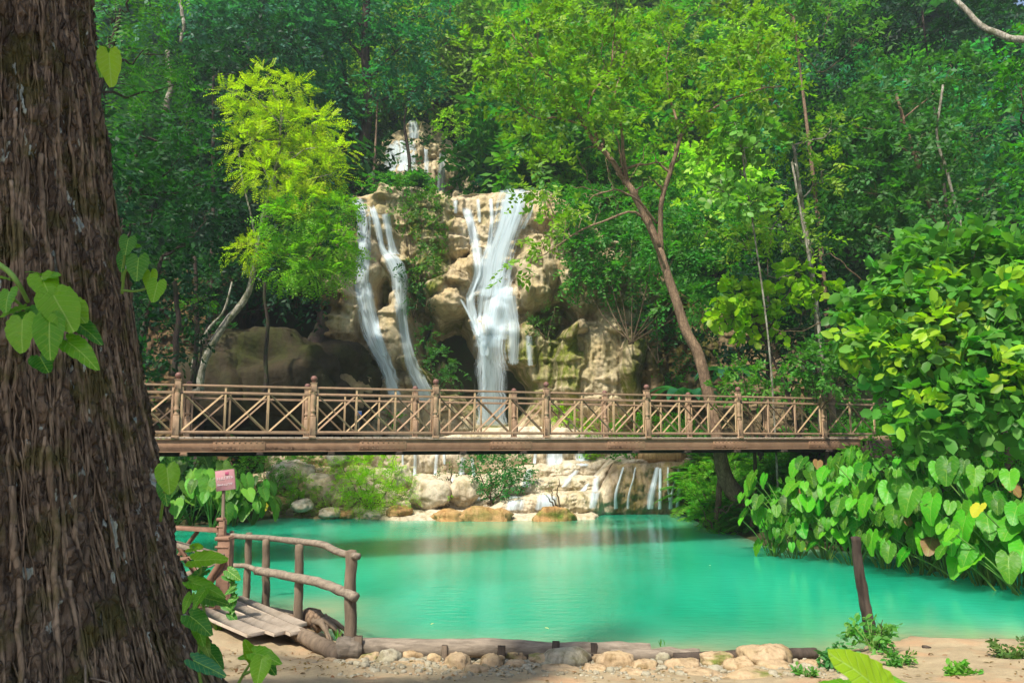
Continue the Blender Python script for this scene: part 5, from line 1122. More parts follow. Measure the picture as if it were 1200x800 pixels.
# ================================================================ RUSTIC FENCE, PLANK BRIDGE, SIGN
def wlog(pts, r0, r1, seed, n=26, k=10, rough=.14, wig=.02, P=None):
    mb = MB(); limb(mb, pts, r0, r1, n, seed, k, rough, wig); return mb
FP = [(411, 749, 645, 9.25, .078), (350, 727, 638, 10.0, .062), (312, 709, 632, 10.8, .058), (288, 703, 624, 11.5, .055), (270, 690, 622, 11.75, .04)]
o0 = at(411, 749, 9.25); fe = thing('rustic_fence', 'rustic railing of crooked peeled logs at the water edge by the path', 'fence', o0)
for i, (px, yb, yt, D, r) in enumerate(FP):
    a = at(px, yb, D) - o0 - (0, 0, .25); b = at(px + (0, 1, 0, 4, 2)[i], yt, D) - o0
    wlog([a, (a + b) / 2, b], r, r * .88, i, 16, 12, .12, .015).build('post', M['post'], fe, True)
top = [at(257, 625, 11.9), at(290, 628, 11.5), at(330, 631, 10.6), (at(375, 637, 9.8)), at(395, 644, 9.5), at(421, 651, 9.2)]
wlog([p - o0 + (0, -.05, 0) for p in top], .038, .044, 9, 40, 12, .16).build('top_rail', M['log'], fe, True)
wlog([at(268, 662, 11.7) - o0, at(292, 664, 11.4) - o0, at(315, 673, 10.75) - o0], .036, .04, 10, 26, 10, .16).build('lower_rail', M['log'], fe, True)
wlog([at(303, 667, 10.7) - o0 - (0, .09, 0), at(330, 671, 10.3) - o0 - (0, .09, 0), at(365, 678, 9.8) - o0 - (0, .09, 0), at(392, 686, 9.5) - o0 - (0, .09, 0), at(418, 698, 9.15) - o0 - (0, .06, 0)], .054, .06, 11, 40, 12, .2).build('lower_rail', M['log'], fe, True)
# plank bridge with railing on the left
pb0 = at(262, 700, 10.4); pb = thing('plank_bridge', 'small plank bridge with reddish crossed railing behind the huge trunk', 'bridge', pb0)
for i, (q0, q1, w) in enumerate([((262, 706), (350, 741), .20), ((250, 715), (330, 742), .18), ((276, 701), (352, 733), .16), ((234, 716), (300, 744), .2)]):
    a = gp(*q0, .34); b = gp(*q1, .30); mb = MB(); mb.beam(a - pb0 + (0, 0, .004 * i), b - pb0 + (0, 0, .004 * i), w * 1.1, .045); mb.build('plank', M['plank'], pb)
mb = MB(); a = gp(300, 712, .22); b = gp(372, 726, .18); mb.beam(a - pb0, b - pb0, .12, .08); mb.build('plank', M['log'], pb)
def sqpost(px, yb, yt, D, s, cap=True):
    a = at(px, yb, D) - pb0; b = at(px, yt, D) - pb0; mb = MB(); mb.box((a + b) / 2, (s, s, b[2] - a[2]), bev=.01)
    if cap: mb.box(b + (0, 0, .01), (s * 1.18, s * 1.18, .05), bev=.02); mb.box(b - (0, 0, .10), (s * 1.1, s * 1.1, .03), bev=.01)
    return mb
sqpost(263, 715, 631, 10.3, .17).build('post', M['darkwood'] if False else M['redwood'], pb); sqpost(259, 700, 609, 11.6, .10).build('post', M['redwood'], pb); sqpost(190, 700, 612, 12.1, .10).build('post', M['redwood'], pb); sqpost(160, 730, 628, 10.9, .15).build('post', M['redwood'], pb)
for (a, b, D0, D1, w, h, mt) in [((150, 615), (258, 621), 12.2, 11.6, .06, .07, 'redwood'), ((150, 622), (262, 652), 10.9, 10.2, .08, .07, 'log'), ((150, 700), (262, 655), 10.8, 10.2, .05, .06, 'log'), ((190, 618), (218, 652), 12.1, 11.9, .03, .06, 'redwood'), ((232, 622), (206, 655), 11.8, 12, .03, .06, 'redwood'),
    ((262, 655), (226, 712), 10.2, 10.3, .05, .10, 'redwood'), ((218, 655), (262, 712), 10.35, 10.25, .04, .07, 'redwood'), ((150, 655), (205, 705), 10.7, 10.45, .04, .07, 'redwood'), ((150, 712), (262, 714), 10.8, 10.3, .06, .06, 'redwood'), ((150, 660), (258, 650), 12.2, 11.7, .05, .05, 'redwood')]:
    mb = MB(); mb.beam(at(a[0], a[1], D0) - pb0, at(b[0], b[1], D1) - pb0, w, h); mb.build('rail' if h > .045 and abs(a[1] - b[1]) < 20 else 'brace', M[mt], pb)
# sign
sc_ = at(264, 562.5, 11.9); sg = thing('sign', 'faded pink sign with two rows of white writing on a thin wooden post', 'sign', sc_ + (0, 0, -1.6)); sR = Matrix.Rotation(math.radians(-7), 4, 'Y') @ Matrix.Rotation(math.radians(7), 4, 'Z')
m, nt = newmat('faded_pink_paint'); n_ = N(nt); n_.bsdf(n_.mix(n_.ramp(n_.noise(n_.geo(), 12, 5, .6), [(.35, 0), (.7, 1)]), (.36, .15, .18), (.32, .20, .18)), .6); M['pink'] = m
m, nt = newmat('faded_white_paint'); N(nt).bsdf((.52, .44, .45), .6); M['offwhite'] = m
m, nt = newmat('deep_pink_paint'); N(nt).bsdf((.34, .07, .13), .6); M['deeppink'] = m
def signpart(nm, boxes, mat, par, y):
    mb = MB()
    for (x, z, w_, h_) in boxes: mb.box((x, y, z), (w_, .006, h_), bev=.001)
    o = mb.build(nm, mat, par); return o
bd = MB(); bd.box((0, 0, 0), (.29, .022, .315), bev=.004); bd = bd.build('board', M['pink'], sg, loc=(0, 0, 1.6)); bd.rotation_euler = sR.to_euler()
rng = np.random.RandomState(4); b_ = []
for row, (zc, h_, x0_, x1_) in enumerate([(.035, .052, -.115, .115), (-.065, .036, -.12, .10)]):
    x = x0_
    while x < x1_:
        w_ = rng.uniform(.012, .02); 
        b_.append((x, zc, .0065, h_ * rng.uniform(.7, 1))); b_.append((x + w_ * .55, zc + h_ * rng.choice([-.38, 0, .38]), w_, .007)); 
        if rng.uniform() < .5: b_.append((x + w_, zc, .0055, h_ * rng.uniform(.5, .9)))
        x += w_ + .012
signpart('lettering', b_, M['offwhite'], bd, -.0135)
signpart('pictogram', [(.035, .105, .055, .05)], M['deeppink'], bd, -.0135)
signpart('frame', [(0, .160, .30, .014), (.150, 0, .012, .32)], M['post'], bd, -.003)
mb = MB(); mb.box((0.0, .03, .55), (.045, .04, 2.1), bev=.005); o = mb.build('pole', M['post'], sg); o.rotation_euler = (0, -.02, 0)

# ================================================================ SHORE LOGS, STAKES, STUMPS
def toplog(name, label, cat, pts, r0, r1, seed, mat='log', group=None, n=40, k=14, rough=.10, wig=.03):
    b = np.array(pts[0], float); mb = MB(); limb(mb, [np.array(p) - b for p in pts], r0, r1, n, seed, k, rough, wig); o = mb.build(name, M[mat], None, True, b); return tag(o, label, cat, group)
toplog('log', 'short thick log butt at the foot of the fence end post', 'log', [gp(396, 760, .27), gp(423, 760, .27)], .125, .12, 1)
toplog('log', 'long grey log lying along the near water edge between the small stakes', 'log', [gp(422, 758, .27), gp(500, 760, .27), gp(580, 760, .27), gp(650, 761, .26), gp(720, 762, .25), gp(762, 763, .24)], .105, .09, 2)
toplog('log', 'short pale log at the water edge right of the long one', 'log', [gp(716, 768, .22), gp(770, 767, .22), gp(819, 766, .21)], .075, .06, 3)
toplog('log', 'thin crooked log with a dark right end behind the large tan stones', 'log', [gp(790, 771, .2), gp(850, 769, .2), gp(900, 766, .2), gp(956, 765, .18)], .06, .065, 4, 'charred')
toplog('log', 'thin half buried stick crossing the sandy path', 'log', [gp(262, 776, .22), gp(310, 780, .24), gp(372, 777, .22)], .03, .025, 6)
toplog('log', 'mossy edge log running from the planks to the fence end post', 'log', [gp(338, 738, .22), gp(362, 748, .24), gp(398, 768, .22)], .085, .095, 7, 'post')
for i, (px, yt, yb, w, lb) in enumerate([(421, 744, 774, .085, 'short stout stake holding the log butt by the fence'), (521, 754, 776, .06, 'short stake second from the fence against the long log'), (587, 755, 778, .085, 'wide dark split stake against the middle of the long log'), (650, 750, 776, .08, 'dark stake against the long log near the grey slab stone'), (694, 752, 775, .07, 'broken stub stake beside a grass tuft')]):
    a = gp(px, yb, .12); mb = MB(); h = (yb - yt) * a[1] / F; mb.beam(a - a, np.array([.01, 0, h + .05]), w, w * .6, up=(0, 1, 0)); o = mb.build('stake', M['charred' if i > 1 else 'post'], None, loc=a - (0, .12, .05)); tag(o, lb, 'stake')
bs = gp(1022, 757, -.02); D = bs[1]; mb = MB()
limb(mb, [np.array([.05, 0, -.5]), np.array([0, 0, 0]), at(1015, 715, D) - bs, at(1007, 670, D) - bs, at(1003, 629, D) - bs], [.09, .08, .07, .064, .058], 0, 40, 3, 16, .16, .02); o = mb.build('old_stake', M['charred'], None, True, bs); tag(o, 'tall dark weathered stake leaning in the shallow water at the right', 'stake')
a = gp(1086, 768, .05); mb = MB(); limb(mb, [(0, 0, -.1), (0, 0, .06), (.005, 0, .11)], .055, .045, 10, 2, 10, .25); o = mb.build('stump', M['charred'], None, True, a); tag(o, 'tiny dark stump in the wet sand right of the tall stake', 'stump')
# uprooted stump by the fence
b = at(366, 722, 10.1); b[2] = .12; r = thing('root_stump', 'tangled driftwood roots in the water behind the fence post', 'stump', b); rng = np.random.RandomState(3)
mb = MB(); limb(mb, [(-.25, .1, .05), (0, 0, .16), (.15, -.05, .05)], .13, .09, 14, 4, 10, .4); mb.build('bole', M['bark'], r, True)
for k in range(7):
    a_ = rng.uniform(-.9, 1.2); L = rng.uniform(.3, .75); d = np.array([math.cos(a_), math.sin(a_) * .5 - .3, 0]); mb = MB(); limb(mb, [(0, 0, .14), d * L * .5 + (0, 0, .12), d * L + (0, 0, -.08)], .06, .015, 12, k, 7, .3, .05); mb.build('root', M['post'], r, True)

# stones
ST = [(435, 773, 22, 14, 'm'), (456, 772, 26, 20, 'w'), (483, 769, 22, 13, 't'), (474, 782, 40, 12, 't'), (508, 773, 15, 13, 't'), (536, 776, 26, 20, 't'), (415, 779, 24, 12, 't'), (560, 787, 26, 16, 't'), (577, 776, 24, 17, 't'), (605, 766, 27, 14, 'm'), (604, 781, 22, 13, 't'), (635, 772, 28, 12, 'm'), (664, 769, 50, 20, 'g'),
      (655, 788, 40, 14, 't'), (702, 768, 25, 12, 't'), (722, 774, 38, 20, 't'), (697, 786, 26, 14, 't'), (756, 781, 28, 15, 't'), (775, 770, 19, 11, 'g'), (800, 781, 36, 17, 't'), (743, 791, 34, 13, 't'), (842, 773, 36, 15, 'm'), (866, 780, 32, 17, 't'), (899, 769, 52, 27, 't'), (906, 783, 36, 15, 't'), (884, 796, 62, 22, 'm'), (815, 794, 54, 18, 't'), (770, 799, 42, 14, 't'),
      (545, 794, 22, 9, 't'), (492, 777, 16, 9, 'w'), (620, 795, 18, 8, 't'), (585, 796, 20, 9, 't'), (690, 798, 26, 12, 't'), (935, 792, 26, 10, 't'), (445, 786, 16, 7, 'w'), (520, 783, 18, 8, 't'), (725, 801, 30, 11, 't'), (838, 786, 20, 12, 'g'), (853, 803, 40, 16, 't'), (640, 780, 14, 8, 'g'), (735, 765, 16, 8, 'g'), (590, 786, 14, 8, 'g'), (387, 775, 14, 8, 't'), (950, 778, 24, 8, 't')]
ST.sort(); kinds = dict(m=('mossy yellow brown', 'stone'), w=('pale pitted whitish', 'greystone'), t=('tan', 'stone'), g=('grey', 'greystone')); kc = {}
tot_ = {}
for q in ST: tot_[q[4]] = tot_.get(q[4], 0) + 1
rng = np.random.RandomState(12)
ord2 = ordn + ['twenty first', 'twenty second', 'twenty third', 'twenty fourth', 'twenty fifth', 'twenty sixth', 'twenty seventh', 'twenty eighth', 'twenty ninth', 'thirtieth', 'thirty first', 'thirty second']
for i, (px, py, w_, h_, k) in enumerate(ST):
    c = gp(px, py + h_ * .42, .16); s = c[1] / F; j = kc.get(k, 0); kc[k] = j + 1
    big = 'large' if w_ > 33 else 'small' if w_ < 22 else 'fist sized' if False else 'middling'
    lb = 'long pale grey slab stone lying tilted against the log' if (px, k) == (664, 'g') else '%s %s stone, %s of its colour from the left, below the log' % (big, kinds[k][0], ord2[j])
    c[2] = .17 + h_ * s * .25
    boulder('stone', lb, 'stone', c, (w_ * s * 1.08, w_ * s * .8, h_ * s * 1.15), M[kinds[k][1]], 100 + i, rng.uniform(-.4, .4) if w_ < 45 else .25, {'m': .8, 'w': .1, 't': .12, 'g': .2}[k], 'stones along the shore log', 20, .26 if k != 'g' else .12)
# gravel : uncountable
rng = np.random.RandomState(8); pos = []
Vg = []; Fg = []; mg = []; o_ = 0; bases = [rock_mesh(s, 6, .3) for s in range(6)]
for k in range(2600):
    px = rng.uniform(395, 1000); py = 765 + abs(rng.normal()) * 22
    c = gp(px, py, .12); sz = rng.choice([.012, .02, .03, .045], p=[.4, .35, .18, .07]) * rng.uniform(.7, 1.3); Vb, Qb, mb_ = bases[rng.randint(6)]
    a = rng.uniform(0, 6.28); R = np.array([[math.cos(a), -math.sin(a), 0], [math.sin(a), math.cos(a), 0], [0, 0, 1]]); z = float(Ht(c[0], c[1])) if k < 0 else .135
    Vg.append((Vb * sz) @ R.T + (c[0], c[1], 0)); Fg.append(Qb + o_); o_ += len(Vb); mg.append(mb_ * .1); pos.append((c[0], c[1]))
zz = Ht(np.array([p[0] for p in pos]), np.array([p[1] for p in pos]))
for v, z in zip(Vg, zz): v[:, 2] += z + .004
g_ = link('gravel', npmesh('gravel', np.concatenate(Vg), [np.concatenate(Fg)], {'moss': np.concatenate(mg)}, mats=[M['greystone']])); g_['kind'] = 'stuff'

# ================================================================ THE HUGE TRUNK
bt = thing('huge_tree', 'huge old tree trunk wrapped in stringy aerial roots at the left edge', 'tree', (-2.5, 3.25, .7))
def trX(z): return -2.5 - .05 * (z - 3)
def trR(z): return np.interp(z, [-.2, .7, 1.2, 1.6, 2.0, 2.4, 3.0, 3.6, 4.2, 4.7, 6, 9, 13], [2.1, 1.5, 1.20, 1.04, .91, .825, .725, .63, .55, .495, .46, .42, .3])
nz, na = 640, 560
zz_ = np.concatenate([np.linspace(-.1, 5.2, 560), np.linspace(5.3, 13, 80)]); aa = np.linspace(0, 2 * PI, na + 1)[:-1]
ZZ, AA = np.meshgrid(zz_, aa, indexing='ij'); ca, sa = np.cos(AA), np.sin(AA); R0 = trR(ZZ)
def trsurf(Z, A, detail=True):
    c_, s_ = np.cos(A), np.sin(A); R = trR(Z)
    R = R * (1 + .035 * pn(c_ * 1.6, s_ * 1.6, Z * .35) + .03 * pn(c_ * 3.5, s_ * 3.5, Z * .5 + 4))
    tw = .05 * pn(c_ * 2, s_ * 2, Z * 1.2)
    R = R + .022 * np.abs(pn(c_ * 9 + tw * 4, s_ * 9, Z * 1.1)) * 1.6
    if detail:
        R = R + .024 * (1 - 2 * np.abs(pn(c_ * 22 + tw * 9, s_ * 22, Z * 1.5))) + .012 * sst(-.1, .12, pn(c_ * 30 + tw * 12, s_ * 30, Z * 4.5)) + .012 * sst(.0, .1, pn(c_ * 60, s_ * 60, Z * 15)) + .010 * fbm(c_ * 60, s_ * 60, Z * 30, 3)
    return R
RR = trsurf(ZZ, AA)
V = np.stack([trX(ZZ) + .0 + RR * ca + 2.5, RR * sa, ZZ - .7], -1).reshape(-1, 3)
i = np.arange(nz - 1)[:, None] * na; j = np.arange(na)[None]; j2 = (j + 1) % na
link('trunk', npmesh('trunk', V, [np.stack([i + j, i + j2, i + na + j2, i + na + j], -1).reshape(-1, 4)], smooth=True, mats=[M['bark_big']]), bt)
# aerial roots, one mesh of intertwined strands per flow
rng = np.random.RandomState(17)
mb = MB()
for k in range(900):
    a0 = rng.uniform(-PI * .98, .45); z0 = rng.uniform(1.5, 5.2); L = rng.uniform(.25, 1.9); n = int(L * 28) + 4; z = z0 - np.linspace(0, L, n); z = np.maximum(z, .3)
    a = a0 + .07 * pn(z * 1.6, k * 3.7) + .022 * pn(z * 7, k * 1.7, 4) + .008 * pn(z * 22, k * 2.9, 8) + rng.uniform(-.06, .06) * np.linspace(0, 1, n)
    r = rng.choice([.003, .005, .008, .013], p=[.36, .36, .22, .06]); R = trsurf(z, a, False) + r * .6 + .020 + .012 * np.maximum(0, pn(z * 3, k * 5.1))
    P = np.stack([trX(z) + R * np.cos(a) + 2.5, R * np.sin(a), z - .7], -1); rr = r * (1 + .3 * pn(z * 6, k)) * np.linspace(1, .55, n)
    mb.tube(P, rr, 6, rough=.0)
o = mb.build('aerial_roots', M['root'], bt, True)
# loose looping tendrils at the lower right of the trunk
mb = MB()
for k in range(9):
    a0 = rng.uniform(-.75, -.35); z = np.linspace(1.75, 1.3, 14) + .05 * np.sin(np.linspace(0, 6, 14) + k); a = a0 + .06 * np.sin(np.linspace(0, 5, 14) * 1.3 + k); R = trsurf(z, a, False) + .04 + .05 * np.sin(np.linspace(0, PI, 14))
    mb.tube(np.stack([trX(z) + R * np.cos(a) + 2.5, R * np.sin(a), z - .7], -1), .004, 5)
mb.build('tendrils', M['log'], bt, True)
a = -1.22; z = 1.62; R = float(trsurf(np.array(z), np.array(a), False)); q0 = np.array([trX(z) + R * math.cos(a) + 2.5, R * math.sin(a), z - .7]); mb = MB(); limb(mb, [q0 + (.02, .1, -.35), q0 + (.01, -.03, -.1), q0 + (.02, -.06, .05)], .028, .026, 8, 3, 10, .12); mb.build('cut_shoot', M['log'], bt, True)
# its crown, out of frame overhead: shades the trunk
sun = SUNDIR; c0 = np.array([-2.5, 3.25, 3.2]); lob = []
rng = np.random.RandomState(6)
for dist in (7.2, 8.6): 
    for k in range(4):
        c = c0 + sun * dist + rng.normal(size=3) * (.8, .8, .4) + (-.5, -.5, 0); c[2] = max(c[2], 8.0); lob.append((c, (1.7, 1.7, .9)))
for k in range(0):
    a = k * 1.25; lob.append((np.array([-5.5 + 1.8 * math.cos(a), .5 + 1.8 * math.sin(a), 12.5 + k * .2]), (1.5, 1.5, 1.0)))
bb = np.array([-2.5, 3.25, .7])
leafy('crown', crown_mesh('crown', [(c - bb, r) for c, r in lob], 61, dens=7, L=.7, nl=9, leaf=.2, wid=.5, droop=.3), bt, G['mid'])
mb = MB(); rng = np.random.RandomState(8)
for c, r in lob[::2]: limb(mb, [np.array([-.5, 0, 8.5 - .7]) , (c - bb) * .5 + np.array([-.3, 0, 4.2]), c - bb], .16, .04, 12, 2, 7, .1, .3)
mb.build('branches', M['bark_dark'], bt, True)

# climbing plant leaves on the trunk and the young plants at its foot
HL = [taro_leaf('leaf', 20 + k, M['heart'], curl=.12 + .10 * k) for k in range(3)]
def px_leaf(par, o_, base, tip, Y, col, k=0, dY=-.04, roll=0.0, w=1.0):
    a = at(*base, Y); b = at(*tip, Y + dY); d = b - a; L = np.linalg.norm(d)
    nn = np.array([roll, -.8, .75]); l = link('leaf', HL[k % 3], par); L *= .86; orient(l, a - o_, d, nn, L * .95); l.scale = (L * 1.0, L * .86 * w, L * 1.1); l.color = (*col, 1); l['leafy'] = 1
    return l
LG = (.10, .29, .012); LD = (.04, .18, .02); LY = (.19, .37, .012)
def climber(label, o_, items, stems, name='climber_plant'):
    r = thing(name, label, 'plant', o_)
    for i, (b_, t_, Y, col, roll, w_) in enumerate(items): px_leaf(r, o_, b_, t_, Y, col, i, -.05, roll, w_)
    for s_ in stems:
        mb = MB(); limb(mb, [at(px, py, Y) - o_ for px, py, Y in s_], .006, .004, 16, 1, 6, 0, .0); mb.build('stalk', M['stalk'], r, True)
    return r
climber('cluster of glossy lime heart leaves growing from the front of the huge trunk', at(45, 370, 2.35), [((50, 328), (62, 354), 2.26, LG, .2, 1.1), ((54, 327), (70, 317), 2.28, LG, .0, .9), ((46, 322), (28, 312), 2.3, LG, -.2, .9), ((66, 352), (91, 395), 2.2, LG, .1, 1.05), ((82, 358), (103, 377), 2.27, LY, .2, 1.1), ((92, 380), (122, 398), 2.3, LD, .1, .7), ((26, 380), (24, 420), 2.18, LG, -.1, 1.1), ((58, 380), (56, 428), 2.16, LG, .1, .95), ((84, 404), (118, 428), 2.2, LG, .1, .75),
   ((24, 362), (-8, 372), 2.24, LG, -.2, .9), ((10, 345), (2, 368), 2.22, LG, -.2, 1.1), ((30, 366), (40, 372), 2.25, LD, 0, 1.6), ((8, 327), (-12, 322), 2.3, LG, 0, 1.3), ((48, 420), (57, 436), 2.26, LD, 0, 1.2)],
   [[(45, 372, 2.42), (50, 345, 2.36), (50, 328, 2.28)], [(45, 372, 2.42), (55, 362, 2.34), (66, 352, 2.22)], [(45, 372, 2.42), (60, 378, 2.34), (92, 380, 2.3)], [(45, 372, 2.42), (38, 374, 2.3), (26, 380, 2.2)], [(45, 372, 2.42), (55, 374, 2.3), (58, 380, 2.2)], [(45, 372, 2.42), (70, 395, 2.35), (84, 404, 2.24)], [(45, 372, 2.42), (30, 362, 2.3), (10, 345, 2.24)]])
c_ = bpy.data.objects['climber_plant']; mb = MB(); limb(mb, [at(-8, 306, 2.3) - at(45, 370, 2.35), at(10, 318, 2.28) - at(45, 370, 2.35), at(22, 333, 2.28) - at(45, 370, 2.35), at(33, 354, 2.32) - at(45, 370, 2.35)], .010, .006, 16, 1, 8); mb.build('rolled_leaf', M['stalk'], c_, True)
climber('spray of heart leaves hanging off the right side of the huge trunk', at(142, 320, 2.95), [((150, 282), (146, 302), 2.9, LD, .4, 1.0), ((152, 290), (166, 285), 2.95, LG, .2, .8), ((152, 295), (158, 283), 2.98, LG, .1, .9), ((162, 306), (159, 334), 2.88, LD, .1, 1.1), ((166, 310), (176, 305), 2.93, LG, .2, 1.0), ((176, 322), (174, 342), 2.9, LY, .2, .9), ((184, 334), (178, 358), 2.88, LG, .3, 1.05), ((145, 300), (140, 320), 3.0, LD, .1, .8)],
   [[(143, 344, 3.0), (147, 318, 2.96), (162, 306, 2.9)], [(143, 340, 3.0), (160, 341, 2.96), (184, 334, 2.9)], [(143, 330, 3.0), (146, 300, 2.96), (150, 284, 2.9)]])
climber('two yellow green leaves high on the right side of the huge trunk', at(120, 70, 2.95), [((128, 68), (131, 108), 2.9, LY, .2, .75), ((124, 66), (113, 92), 2.95, (.1, .26, .02), -.2, .8), ((126, 62), (120, 47), 2.95, (.05, .2, .06), 0, .7)], [[(112, 75, 3.05), (120, 66, 3.0), (128, 68, 2.92)]])
climber('single large round leaf beside the huge trunk just under the bridge', at(192, 575, 2.85), [((196, 552), (200, 584), 2.75, LG, .3, 1.15), ((192, 570), (196, 596), 2.85, LD, .1, .8)], [[(188, 610, 2.95), (192, 580, 2.85), (196, 552, 2.76)]])
o_ = gp(245, 800, 1.0); o_ = at(238, 812, 2.9)
climber('leggy young plant with bright heart leaves at the foot of the huge trunk', o_, [((233, 656), (274, 653), 2.85, LG, .2, .75), ((238, 670), (214, 682), 2.9, LD, -.2, 1.0), ((230, 684), (268, 695), 2.85, LG, .2, .6), ((240, 700), (274, 708), 2.9, LD, .2, .7), ((238, 694), (222, 716), 2.8, LG, -.1, .9), ((226, 724), (251, 742), 2.8, LD, .2, 1.0), ((232, 776), (272, 794), 2.8, (.03, .16, .08), .2, .6), ((246, 764), (264, 786), 2.9, LD, .2, .9), ((238, 750), (246, 770), 2.85, (.12, .22, .03), .1, .8), ((225, 642), (240, 640), 2.95, LG, 0, .8), ((232, 735), (240, 760), 2.85, LG, .1, .8), ((222, 700), (212, 720), 2.95, LG, .1, .8)],
   [[(238, 815, 2.95), (232, 770, 2.92), (240, 720, 2.9), (232, 690, 2.9), (236, 660, 2.88), (226, 640, 2.95)], [(238, 780, 2.95), (244, 770, 2.92), (246, 764, 2.9)]], 'young_plant')
climber('young plant with lobed bright leaves low beside the path', at(290, 815, 2.7), [((296, 768), (284, 746), 2.66, LG, -.1, .8), ((298, 770), (276, 768), 2.68, LG, -.1, .8), ((302, 766), (332, 773), 2.62, LG, .2, .8), ((306, 776), (300, 808), 2.55, LG, .2, 1.2), ((308, 770), (326, 792), 2.66, LD, .2, .9)], [[(272, 815, 2.8), (285, 790, 2.74), (298, 770, 2.66)], [(285, 790, 2.74), (302, 782, 2.66), (306, 776, 2.58)]], 'young_plant')
rng = np.random.RandomState(23)
climber('wispy vine of small leaves twining up the dark railing post', at(268, 712, 9.6), [((262 + rng.uniform(0, 14), 670 + k * 5), (270 + rng.uniform(-12, 16), 674 + k * 5 + rng.uniform(0, 9)), 9.7, LD, rng.uniform(-.3, .3), 1.0) for k in range(11)], [[(268, 722, 9.8), (272, 700, 9.75), (268, 668, 9.8)]], 'vine')
climber('big bright lime leaf close to the lens at the bottom right', at(1012, 850, 1.75), [((1030, 806), (962, 752), 1.7, LY, -.2, .85), ((1030, 800), (1096, 812), 1.75, LG, .3, .7), ((1000, 812), (930, 800), 1.8, LG, -.3, .5)], [[(1012, 880, 1.9), (1024, 840, 1.8), (1030, 806, 1.72)]], 'young_plant')
def tuft(name, label, c, n, L, col, seed, wd=.012, lean=.5):
    rng = np.random.RandomState(seed); f = Fol()
    for k in range(n):
        a = rng.uniform(0, 6.28); l_ = L * rng.uniform(.5, 1.1); q = np.linspace(0, 1, 6); le = lean * rng.uniform(.2, 1.2); P = np.stack([math.cos(a) * l_ * le * q ** 1.5 + rng.normal() * .02, math.sin(a) * l_ * le * q ** 1.5 + rng.normal() * .02, l_ * q * (1 - .25 * le * q)], 1)
        strap_leaf(f, P, wd, rng, rng.uniform())
    o = leafy(name, f.mesh(name, M['leaf']), None, col, loc=c); return tag(o, label, 'grass' if name == 'grass_tuft' else 'plant')
for i, (px, py, n, L, cg, lb) in enumerate([(590, 776, 8, .22, 'bright', 'small green sprout growing by the middle stake of the log'), (698, 768, 12, .2, 'olive', 'dry grass tuft by the broken stub stake'), (775, 757, 6, .1, 'mid', 'tiny plant on the log left of the short log end'), (636, 776, 5, .08, 'bright', 'tiny sprout among the mossy stones'), (245, 728, 40, .35, 'mid', 'grass clump under the plank bridge railing'), (395, 748, 14, .12, 'mid', 'grass behind the fence end post at the water edge'), (255, 745, 30, .25, 'olive', 'grass beside the path by the huge trunk')]):
    tuft('grass_tuft', lb, gp(px, py, .14), n, L, G[cg], 400 + i, .006)
def herb(label, c, n, H, leaf, col, seed):
    r = thing('herb', label, 'plant', c); rng = np.random.RandomState(seed); f = Fol(); mb = MB(); P = []; O = []
    for k in range(n):
        a = rng.uniform(0, 6.28); h = H * rng.uniform(.4, 1.1); tip = np.array([math.cos(a) * h * .55, math.sin(a) * h * .55, h]); mb.tube(curve([(0, 0, 0), tip * (.4, .4, .6), tip], 8), .004, 4)
        for q in (.55, .8, 1.0): P.append(tip * q); O.append(unit(tip * (1, 1, .3)))
    sprays(f, np.array(P), np.array(O), rng, L=leaf * 1.6, nl=5, leaf=leaf, wid=.5, tpl='oval', flat=.6); leafy('leaves', f.mesh('leaves', M['leafbig']), r, col); mb.build('stems', M['stalk'], r); return r
herb('leafy green weeds around the foot of the tall dark stake', gp(1022, 768, .08), 18, .34, .085, (.08, .26, .04), 1)
herb('weeds behind the big lime leaf, left of the tall dark stake', gp(985, 790, .15), 12, .28, .08, (.06, .22, .06), 2)
herb('low weeds on the sand right of the tall dark stake', gp(1055, 786, .12), 14, .18, .06, (.08, .24, .04), 3)
herb('reddish green weeds in the bottom right corner', gp(1185, 782, .15), 22, .22, .06, (.09, .17, .04), 4)
herb('low bright weeds along the bottom right sand', gp(1130, 800, .2), 14, .14, .07, (.10, .30, .03), 5)
herb('small weeds beside the mossy stones at the bottom', gp(945, 799, .2), 10, .12, .05, (.08, .24, .04), 6)
mb = MB(); a = gp(1028, 770, .1); limb(mb, [(0, 0, 0), (.05, 0, .2), (.09, 0, .42)], .008, .004, 8, 1, 5, 0, .02); o = mb.build('dry_twig', M['bark_dark'], None, True, a); tag(o, 'thin dark twig standing among the weeds by the tall stake', 'twig')
rng = np.random.RandomState(55); f = Fol(); n = 420; pts = []
for k in range(n):
    px = rng.choice([rng.uniform(240, 420), rng.uniform(400, 1240)]); py = rng.uniform(765, 830); c = gp(px, py, .15); pts.append((c[0], c[1]))
pts = np.array(pts); z = Ht(pts[:, 0], pts[:, 1]) + .014; P = np.stack([pts[:, 0], pts[:, 1], z], 1); D_ = rng.normal(size=(n, 3)) * (1, 1, .12); Nn = np.array([0, 0, 1.0]) + rng.normal(size=(n, 3)) * .25
f.add(*leaves(P, D_, Nn, rng.uniform(.02, .07, n), .45, 'oval', rng)); o = leafy('leaf_litter', f.mesh('leaf_litter', M['leafbig']), None, (.20, .12, .05)); o['kind'] = 'stuff'
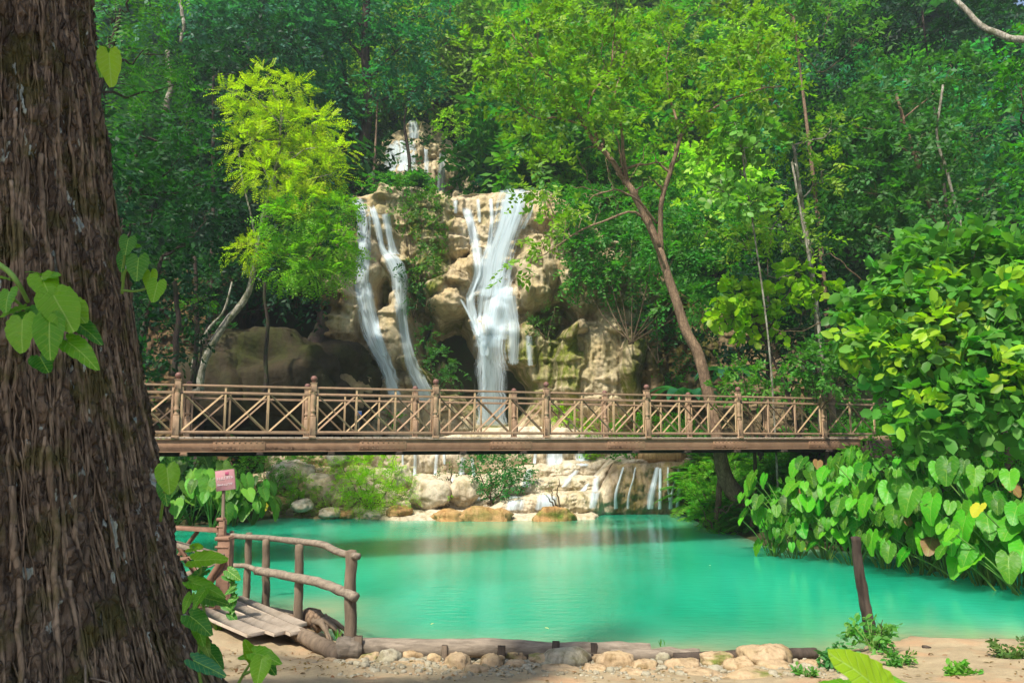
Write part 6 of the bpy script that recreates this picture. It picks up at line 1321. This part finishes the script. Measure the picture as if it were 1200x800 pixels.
# floating leaves and debris by the taro bank
rng = np.random.RandomState(41)
for i, (px, py, sz, col, lb) in enumerate([(925, 643, .32, (.45, .28, .10), 'curled orange brown dead leaf floating at the foot of the taro'), (1018, 648, .34, (.62, .42, .02), 'yellow dead leaf floating left of the tall stake top'), (945, 642, .2, (.3, .35, .03), 'yellow green leaf floating beside the orange dead leaf'), (1160, 664, .2, (.16, .34, .03), 'lime leaf lying on the water at the far right bank'), (890, 645, .09, (.2, .42, .03), 'tiny lime sprout floating alone left of the taro'), (1195, 668, .3, (.35, .22, .12), 'brown debris leaf at the right end of the bank'), (832, 662, .06, (.6, .65, .5), 'single pale leaf floating in the middle of the pool'), (507, 730, .05, (.6, .6, .3), 'yellowish leaf floating near the long log'), (640, 735, .05, (.6, .55, .25), 'yellowish leaf floating above the dark stake'), (905, 644, .16, (.4, .22, .10), 'small brown leaf floating left of the orange dead leaf')]):
    l = link('floating_leaf', HL[i % 3]); l.color = (*col, 1); l.location = gp(px, py, .02); a = rng.uniform(0, 6.28); l.rotation_euler = (.05, .05, a); l.scale = (sz, sz * .7, sz * .5); tag(l, lb, 'leaf')
for i, (a, b, lb) in enumerate([((1045, 655), (1092, 600), 'bent dry stalk leaning from the water to the taro leaves'), ((1082, 650), (1110, 640), 'short dry stalk lying at the edge of the right bank'), ((1150, 668), (1200, 660), 'dry stalks floating at the right end of the bank')]):
    A = gp(*a, .02); mb = MB(); limb(mb, [(0, 0, 0), (at(*b, A[1] + .2) - A) * .5 + (0, 0, .03), at(*b, A[1] + .2) - A], .012, .008, 8, i, 5); o = mb.build('dry_stalk', M['log'], None, True, A); tag(o, lb, 'stalk')

# remove the hidden source objects that were only copied from
for o in [o for o in bpy.data.objects if o.parent is None and o.location.z < -400]:
    for c in list(o.children_recursive): bpy.data.objects.remove(c)
    bpy.data.objects.remove(o)
# haze
HAZE = .0008
if HAZE > 0:
    mb = MB(); V = np.array([(x, y, z) for x in (-330, 330) for y in (-330, 450) for z in (-4, 90)], float)
    me = npmesh('haze', V, [np.array([(0, 1, 3, 2), (4, 6, 7, 5), (0, 4, 5, 1), (2, 3, 7, 6), (0, 2, 6, 4), (1, 5, 7, 3)])]); m, nt = newmat('haze_air'); v = nt.nodes.new('ShaderNodeVolumePrincipled'); v.inputs['Density'].default_value = HAZE; v.inputs['Color'].default_value = (.80, .95, 1, 1); v.inputs['Anisotropy'].default_value = .2
    o_n = nt.nodes.new('ShaderNodeOutputMaterial'); nt.links.new(v.outputs[0], o_n.inputs['Volume']); hz = link('haze', me, mat=m); hz['kind'] = 'stuff'
cam.dof.use_dof = True; cam.dof.focus_distance = 15; cam.dof.aperture_fstop = 9
